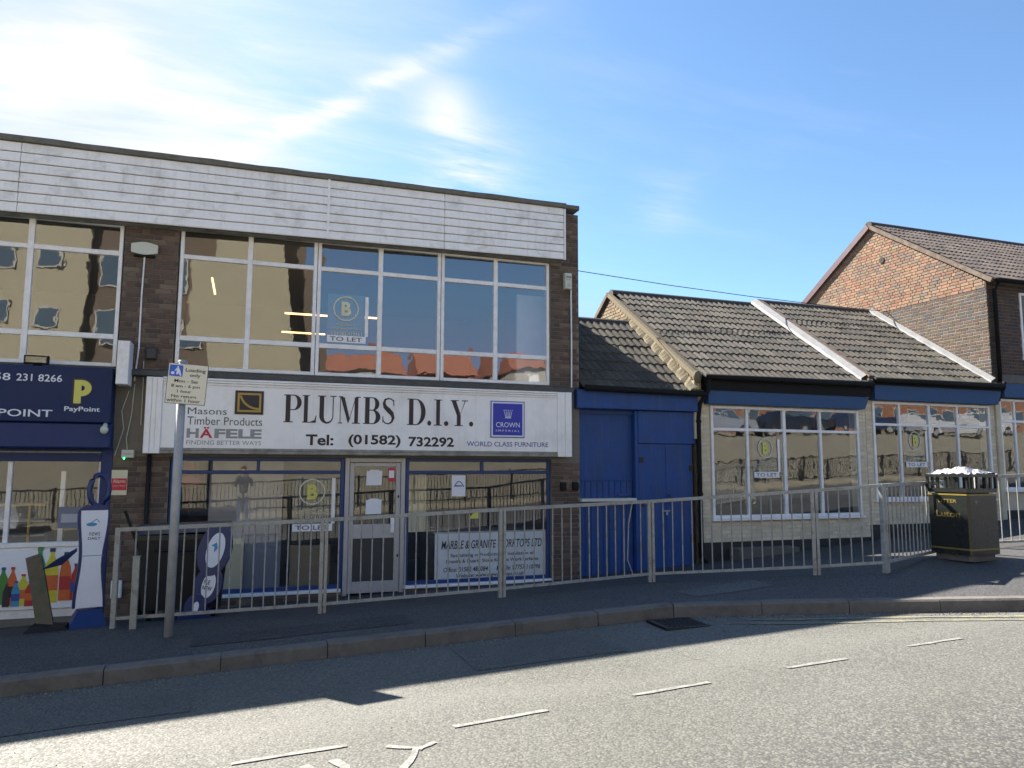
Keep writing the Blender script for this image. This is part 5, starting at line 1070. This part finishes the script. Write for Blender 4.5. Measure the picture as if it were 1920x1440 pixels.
brick_field(bk, 'x', HX-.002, lambda z: (12.2, hspan(z)[1] if z > 5.7 else 15.9), 3.45, 5.76, 'brick_sooty', True, 71)
brick_field(bk, 'x', HX, hspan, 5.775, AP[1]-.02, 'brick_tan', True, 72)
brick_field(bk, 'y', 12.19, lambda z: (18.105, 26.9), 3.78, EV, 'brick_sooty', True, 76)
brick_field(bk, 'y', 12.19, lambda z: (15.79, 16.775), 3.78, EV, 'brick_sooty', True, 73)
brick_field(bk, 'y', 12.19, lambda z: (16.785, 18.1), 5.73, EV, 'brick_sooty', True, 74); brick_field(bk, 'y', 12.19, lambda z: (16.785, 18.1), 3.78, 4.14, 'brick_sooty', True, 75)
bk = [q for q in bk if not (q[0] == 'x' and q[3] < 3.45+ (q[2]-12.2)*.62)]
# header corner of the upper front, sooty as well
lay_bricks(bk, hs)
b = MB(); b.tube([(HX-.03, 15.08, 7.16), (HX+.05, 15.08, 7.16)], .085, 10); part('vent_hole', b, 'black', hs)
b = MB(); b.add([(HX-.02, 12.0, EV+.02), (27, 12.0, EV+.02), (27, AP[0], AP[1]), (HX-.02, AP[0], AP[1]), (HX-.02, BK+.4, EV), (27, BK+.4, EV)], [(0, 1, 2, 3), (3, 2, 5, 4)]); part('roof_deck', b, 'tile_old', hs)
tiled_slope(hs, HX-.03, 22.3, (11.98, EV), (AP[0]-.04, AP[1]+.01), 12, m='tile_old', seed=9)
ridge_tiles(hs, HX-.05, 22.2, AP[0], AP[1]+.05)
b = MB(); b.beam((HX-.05, 12.0, EV-.03), (HX-.05, AP[0], AP[1]-.02), .07, .10, (0, -.6, .8)); part('verge', b, 'verge_red', hs)
b = MB(); b.beam((HX-.05, AP[0]-.02, AP[1]-.03), (HX-.05, BK+.5, EV-.07), .10, .16, (0, .6, .8)); part('bargeboard', b, 'barge', hs)
b = MB(); b.tube([(HX, 11.92, EV-.03), (27, 11.92, EV-.0)], .055, 10); part('gutter', b, 'gutter', hs, smooth=True)
b = MB(); b.tube([(HX+.11, 11.95, EV-.05), (HX+.12, 12.09, EV-.2), (HX+.12, 12.10, 3.6)], .045, 10); part('downpipe', b, 'gutter', hs, smooth=True)
W = window(hs, 16.78, 18.1, 4.15, 5.72, 12.16, [(17.45, .05)], [], glass='glass_cot')
b = MB(); b.bbox(15.9, 27, 12.03, 12.19, 3.56, 3.76, .01); part('cornice', b, 'kerb', hs)
b = MB(); b.bbox(15.87, 27, 12.0, 12.19, 3.24, 3.555, .01); part('fascia', b, 'bluefas', hs)
b = MB(); b.box(15.73, 15.86, 12.12, 12.44, .4, 3.3); b.box(15.86, 27, 12.17, 12.44, .4, 1.15); part('shopfront_wall', b, 'cream_flat', hs)
b = MB(); b.box(15.75, 27, 12.16, 12.165, .3, .75); part('plinth', b, 'plinth', hs)
window(hs, 15.86, 18.6, 1.20, 3.22, 12.13, [(16.32, .05), (17.5, .05)], [(2.72, .055)], glass='glass_cot', name='shop_window', sill=.05)
for wx in (18.75, 21.6, 24.4): window(hs, wx, wx+2.6, 1.20, 3.22, 12.13, [(wx+.9, .05), (wx+1.8, .05)], [(2.72, .055)], glass='glass_cot', name='shop_window', sill=.05)
b = MB()
for wx in (18.6, 21.37, 24.22): b.box(wx, wx+.2, 12.19, 12.40, 1.15, 3.24)
part('pier', b, 'cream_flat', hs)
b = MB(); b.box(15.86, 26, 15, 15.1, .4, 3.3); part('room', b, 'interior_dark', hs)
cb = MB(); cb.tube([(6.0, 14.6, 6.11)]+[(6.9+ (30-6.9)*t, 15-0*t, 6.035-1.1*t*(1-t)*1.8+.5*t) for t in frange(0, 1, .1)], .009, 5); single('overhead_cable', cb, 'black', 'thin black cable strung from the shop corner over the cottage roofs', 'cable')

# ------------------------------------------------------------------ across the road (seen mirrored in the glass)
ra = thing('opposite_railing', 'dark railing on the far side of the road, seen mirrored in the shop glass', 'fence', (0, -3.4, 0))
xs = frange(-12, 40, 2)
for i, x in enumerate(xs):
    y = yo(x)-1.3; z = zr(x)+.16; b = MB(); b.beam((x, y, z), (x, y, z+1.15), .08, .08, (0, 1, 0)); part('post', b, 'black', ra)
    if i < len(xs)-1:
        x2 = xs[i+1]; y2 = yo(x2)-1.3; z2 = zr(x2)+.16; b = MB()
        b.beam((x, y, z+1.08), (x2, y2, z2+1.08), .05, .05); b.beam((x, y, z+.12), (x2, y2, z2+.12), .04, .04)
        for k in range(1, 16): t_ = k/16; b.beam((x+(x2-x)*t_, y+(y2-y)*t_, z+(z2-z)*t_+.12), (x+(x2-x)*t_, y+(y2-y)*t_, z+(z2-z)*t_+1.08), .02, .02, (0, 1, 0))
        part('rail_panel', b, 'black', ra, kind='stuff')
def block(label, x0, x1, y0, y1, z0, z1, m, wins, name='apartment_block', cat='building'):
    t = thing(name, label, cat, ((x0+x1)/2, (y0+y1)/2, z0)); b = MB(); b.box(x0, x1, y0, y1, z0, z1); part('wall', b, m, t)
    for wx, wz, ww, wh in wins:
        b = MB(); b.box(wx-ww/2-.08, wx+ww/2+.08, y1+.004, y1+.07, wz-.08, wz+wh+.08); F_ = part('window', b, 'wallwhite', t)
        b = MB(); b.box(wx-ww/2, wx+ww/2, y1+.07, y1+.075, wz, wz+wh); part('pane', b, 'winblue', F_)
    return t
block('tan brick apartment block across the road with small square windows', -24, -7.4, -28, -16, .5, 19, 'apt', [(x, z, .8, .9) for x in (-9.0, -11.2, -15, -18) for z in (5.5, 8.3, 11.1, 14.0)])
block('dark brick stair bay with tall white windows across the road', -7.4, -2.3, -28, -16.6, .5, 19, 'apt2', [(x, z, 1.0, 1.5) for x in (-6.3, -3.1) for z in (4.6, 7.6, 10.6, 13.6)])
block('tan brick apartment wing across the road beside open sky', -2.3, 2.3, -28, -16, .5, 19, 'apt', [])
block('shaded end bay of the apartment block across the road', 2.3, 3.5, -28, -17.2, .5, 18.5, 'apt2', [])  # the side wall's shade is put into the colour of this bay
for i, (x, y, w_, h) in enumerate([(9, -44, 7, 3.6), (18, -46, 7, 3.9), (27, -43, 8, 3.6), (37, -46, 8, 3.8), (47, -44, 8, 3.6)]):
    z = zr(x)+8.0; t = thing('terraced_house', ['first', 'second', 'third', 'fourth', 'fifth'][i]+' red roofed house from the left on the hill across the road', 'house', (x, y, z), 'red roofed houses on the far hill')
    b = MB(); b.box(x-w_/2, x+w_/2, y-7, y, z-1, z+h*.55); part('wall', b, 'orangebrick' if i % 2 else 'wallwhite', t)
    b = MB(); b.prism_x([(y+.3, z+h*.55), (y-3.5, z+h*1.15), (y-7.3, z+h*.55)], x-w_/2-.2, x+w_/2+.2); part('roof', b, 'terracotta', t)
    for k in (-.27, .27): b = MB(); b.box(x+k*w_-.6, x+k*w_+.6, y+.003, y+.06, z+.3, z+1.4); part('window', b, 'white', t)
    b = MB(); b.box(x+w_*.3, x+w_*.3+.7, y-4, y-3.2, z+h*.9, z+h*1.4); part('chimney', b, 'orangebrick', t)
b = MB(); b.box(4.5, 60, -33.3, -33, 4.5, 7.6); single('retaining_wall', b, 'wallwhite', 'long pale retaining wall on the far bank across the road', 'wall')
for i, x in enumerate((29, 39.3, 49.6, 59.9)):
    y = yo(x)-16; z = zr(x)+2.8
    block(['first', 'second', 'third', 'fourth'][i]+' low orange brick block from the left across the road', x-5, x+5, y-7, y, z-1, z+4.4, 'orangebrick', [(x+k, z+.8, 1.2, 1.2) for k in (-3.4, -1, 1.6, 3.8)], 'brick_block')
def car(x, y, z, ang, m, label):
    t = thing('parked_car', label, 'car', (x, y, z), 'cars parked across the road'); A = Matrix.Translation((x, y, z)) @ Matrix.Rotation(ang, 4, 'Z')
    b = MB(A); prof = [(-2.0, .30), (-2.05, .62), (-1.95, .86), (-1.35, .95), (-.75, 1.38), (.65, 1.43), (1.35, 1.02), (1.95, .92), (2.05, .62), (2.0, .30)]
    n = len(prof); vs = []
    for yy, s in ((-.82, 1), (-.80, 1), (.80, 1), (.82, 1)): vs += [(px_, yy*(.86 if pz > 1 else 1), pz) for px_, pz in prof]
    b.add(vs, [(k*n+i, k*n+(i+1) % n, (k+1)*n+(i+1) % n, (k+1)*n+i) for k in range(3) for i in range(n)]+[tuple(range(n-1, -1, -1)), tuple(range(3*n, 4*n))]); part('body', b, m, t, smooth=False)
    b = MB(A)
    for s in (-1, 1): b.add([(p, s*.745+s*.012*(1.4-q), q) for p, q in ((-1.15, 1.0), (1.15, 1.02), (.6, 1.36), (-.68, 1.32))], [(0, 1, 2, 3) if s < 0 else (3, 2, 1, 0)])
    b.add([(1.36, -.64, 1.035), (1.36, .64, 1.035), (.70, .62, 1.42), (.70, -.62, 1.42)], [(0, 1, 2, 3)]); part('glazing', b, 'winblue', t)
    for wx in (-1.28, 1.28):
        for s in (-1, 1): b = MB(A); b.tube([(wx, s*.66, .31), (wx, s*.84, .31)], .31, 18); wl = part('wheel', b, 'tyre', t); b = MB(A); b.tube([(wx, s*.842, .31), (wx, s*.85, .31)], .19, 14); part('rim', b, 'galv', wl)
    for s in (-.6, .6): b = MB(A); b.box(2.0, 2.06, s-.14, s+.14, .62, .76); part('headlight', b, 'white', t)
for q in [(-8.2, -1.2, zr(-8)+.01, 0, 'car_silver', 'silver car parked at the opposite kerb'), (27.5, yo(27)-9.5, zr(27)+2.62, .15, 'car_silver', 'silver car leftmost on the raised car park across the road'), (32.4, yo(32)-9.5, zr(32)+2.62, -.1, 'car_black', 'black car in the middle of the raised car park across the road'), (37.5, yo(38)-9.5, zr(38)+2.62, .1, 'car_blue', 'dark blue car on the raised car park across the road'), (41.5, yo(42)-8.2, zr(42)+2.4, 0, 'car_white', 'white car near the slope of the raised car park across the road'), (47, yo(47)-8.2, zr(47)+2.4, 0, 'car_white', 'white car furthest right on the raised car park across the road')]: car(*q)

# photographer standing behind the camera, mirrored in the shop glass
pg = thing('person', 'person in a dark jacket taking the photograph, mirrored in the shop glass', 'person', (0, -.4, zr(0)))
g0 = zr(0)+.03
def skin(name, V, E_, rad, m, parent, root=0):
    me = bpy.data.meshes.new(name); org = Vector((0, -.4, zr(0))); me.from_pydata([Vector(v)-org for v in V], E_, []); o = bpy.data.objects.new(name, me); C.objects.link(o)
    s = o.modifiers.new('skin', 'SKIN'); s.use_smooth_shade = True; me.skin_vertices.new(name='') if not me.skin_vertices else None
    for i, r in enumerate(rad): me.skin_vertices[0].data[i].radius = (r, r) if not isinstance(r, tuple) else r; me.skin_vertices[0].data[i].use_root = (i == root)
    o.modifiers.new('sub', 'SUBSURF').levels = 1; o.modifiers['sub'].render_levels = 1; me.materials.append(M[m]); o.parent = parent; o.location = (0, 0, 0); ORG[o] = org; return o
V = [(0, -.42, .92+g0), (0, -.42, 1.1+g0), (0, -.40, 1.32+g0), (0, -.38, 1.44+g0)]; Rr = [(.16, .12), (.14, .11), (.18, .12), (.07, .07)]; E_ = [(0, 1), (1, 2), (2, 3)]
for s in (-1, 1):
    k = len(V); V += [(s*.19, -.40, 1.40+g0), (s*.27, -.34, 1.16+g0), (s*.11, -.14, 1.50+g0)]; Rr += [.065, .05, .035]; E_ += [(2, k), (k, k+1), (k+1, k+2)]
skin('body', V, E_, Rr, 'jacket', pg)
V = [(0, -.42, .90+g0)]; Rr = [(.15, .12)]; E_ = []
for s in (-1, 1):
    k = len(V); V += [(s*.10, -.42, .80+g0), (s*.11, -.41, .47+g0), (s*.12, -.44, .09+g0), (s*.13, -.30, .03+g0)]; Rr += [.095, .065, .045, .04]; E_ += [(0, k), (k, k+1), (k+1, k+2), (k+2, k+3)]
skin('trousers', V, E_, Rr, 'jeans', pg)
skin('head', [(0, -.37, 1.44+g0), (0, -.36, 1.52+g0), (0, -.34, 1.62+g0), (0, -.36, 1.70+g0)], [(0, 1), (1, 2), (2, 3)], [.055, .055, (.085, .10), (.07, .085)], 'skin', pg)
b = MB(); b.ellipsoid((0, -.375, 1.70+g0), (.092, .108, .085)); part('hair', b, 'hair', pg, smooth=True)
for s in (-1, 1):
    V = [(s*.11, -.14, 1.50+g0), (s*.085, -.09, 1.55+g0)]; E_ = [(0, 1)]; Rr = [.028, .03]
    for q, (dz, L) in enumerate(((.05, .05), (.03, .055), (.01, .05), (-.01, .04))):
        k = len(V); V += [(s*.07, -.065, 1.56+dz+g0), (s*(.07-L), -.058, 1.565+dz+g0)]; E_ += [(1, k), (k, k+1)]; Rr += [.010, .009]
    k = len(V); V += [(s*.055, -.085, 1.52+g0)]; E_ += [(1, k)]; Rr += [.011]
    skin('hand', V, E_, Rr, 'skin', pg)
b = MB(); b.box(-.05, .05, -.05, -.028, EYE-.03, EYE+.03); b.tube([(0, -.028, EYE), (0, -.012, EYE)], .018, 14); single('compact_camera', b, 'black', 'small black compact camera held up by the photographer', 'camera')

# ------------------------------------------------------------------ render
scene.render.engine = 'CYCLES'
scene.cycles.max_bounces = 8; scene.cycles.transparent_max_bounces = 12; scene.cycles.glossy_bounces = 4; scene.cycles.diffuse_bounces = 3
scene.cycles.sample_clamp_indirect = 6
scene.render.resolution_x = 1024; scene.render.resolution_y = 768
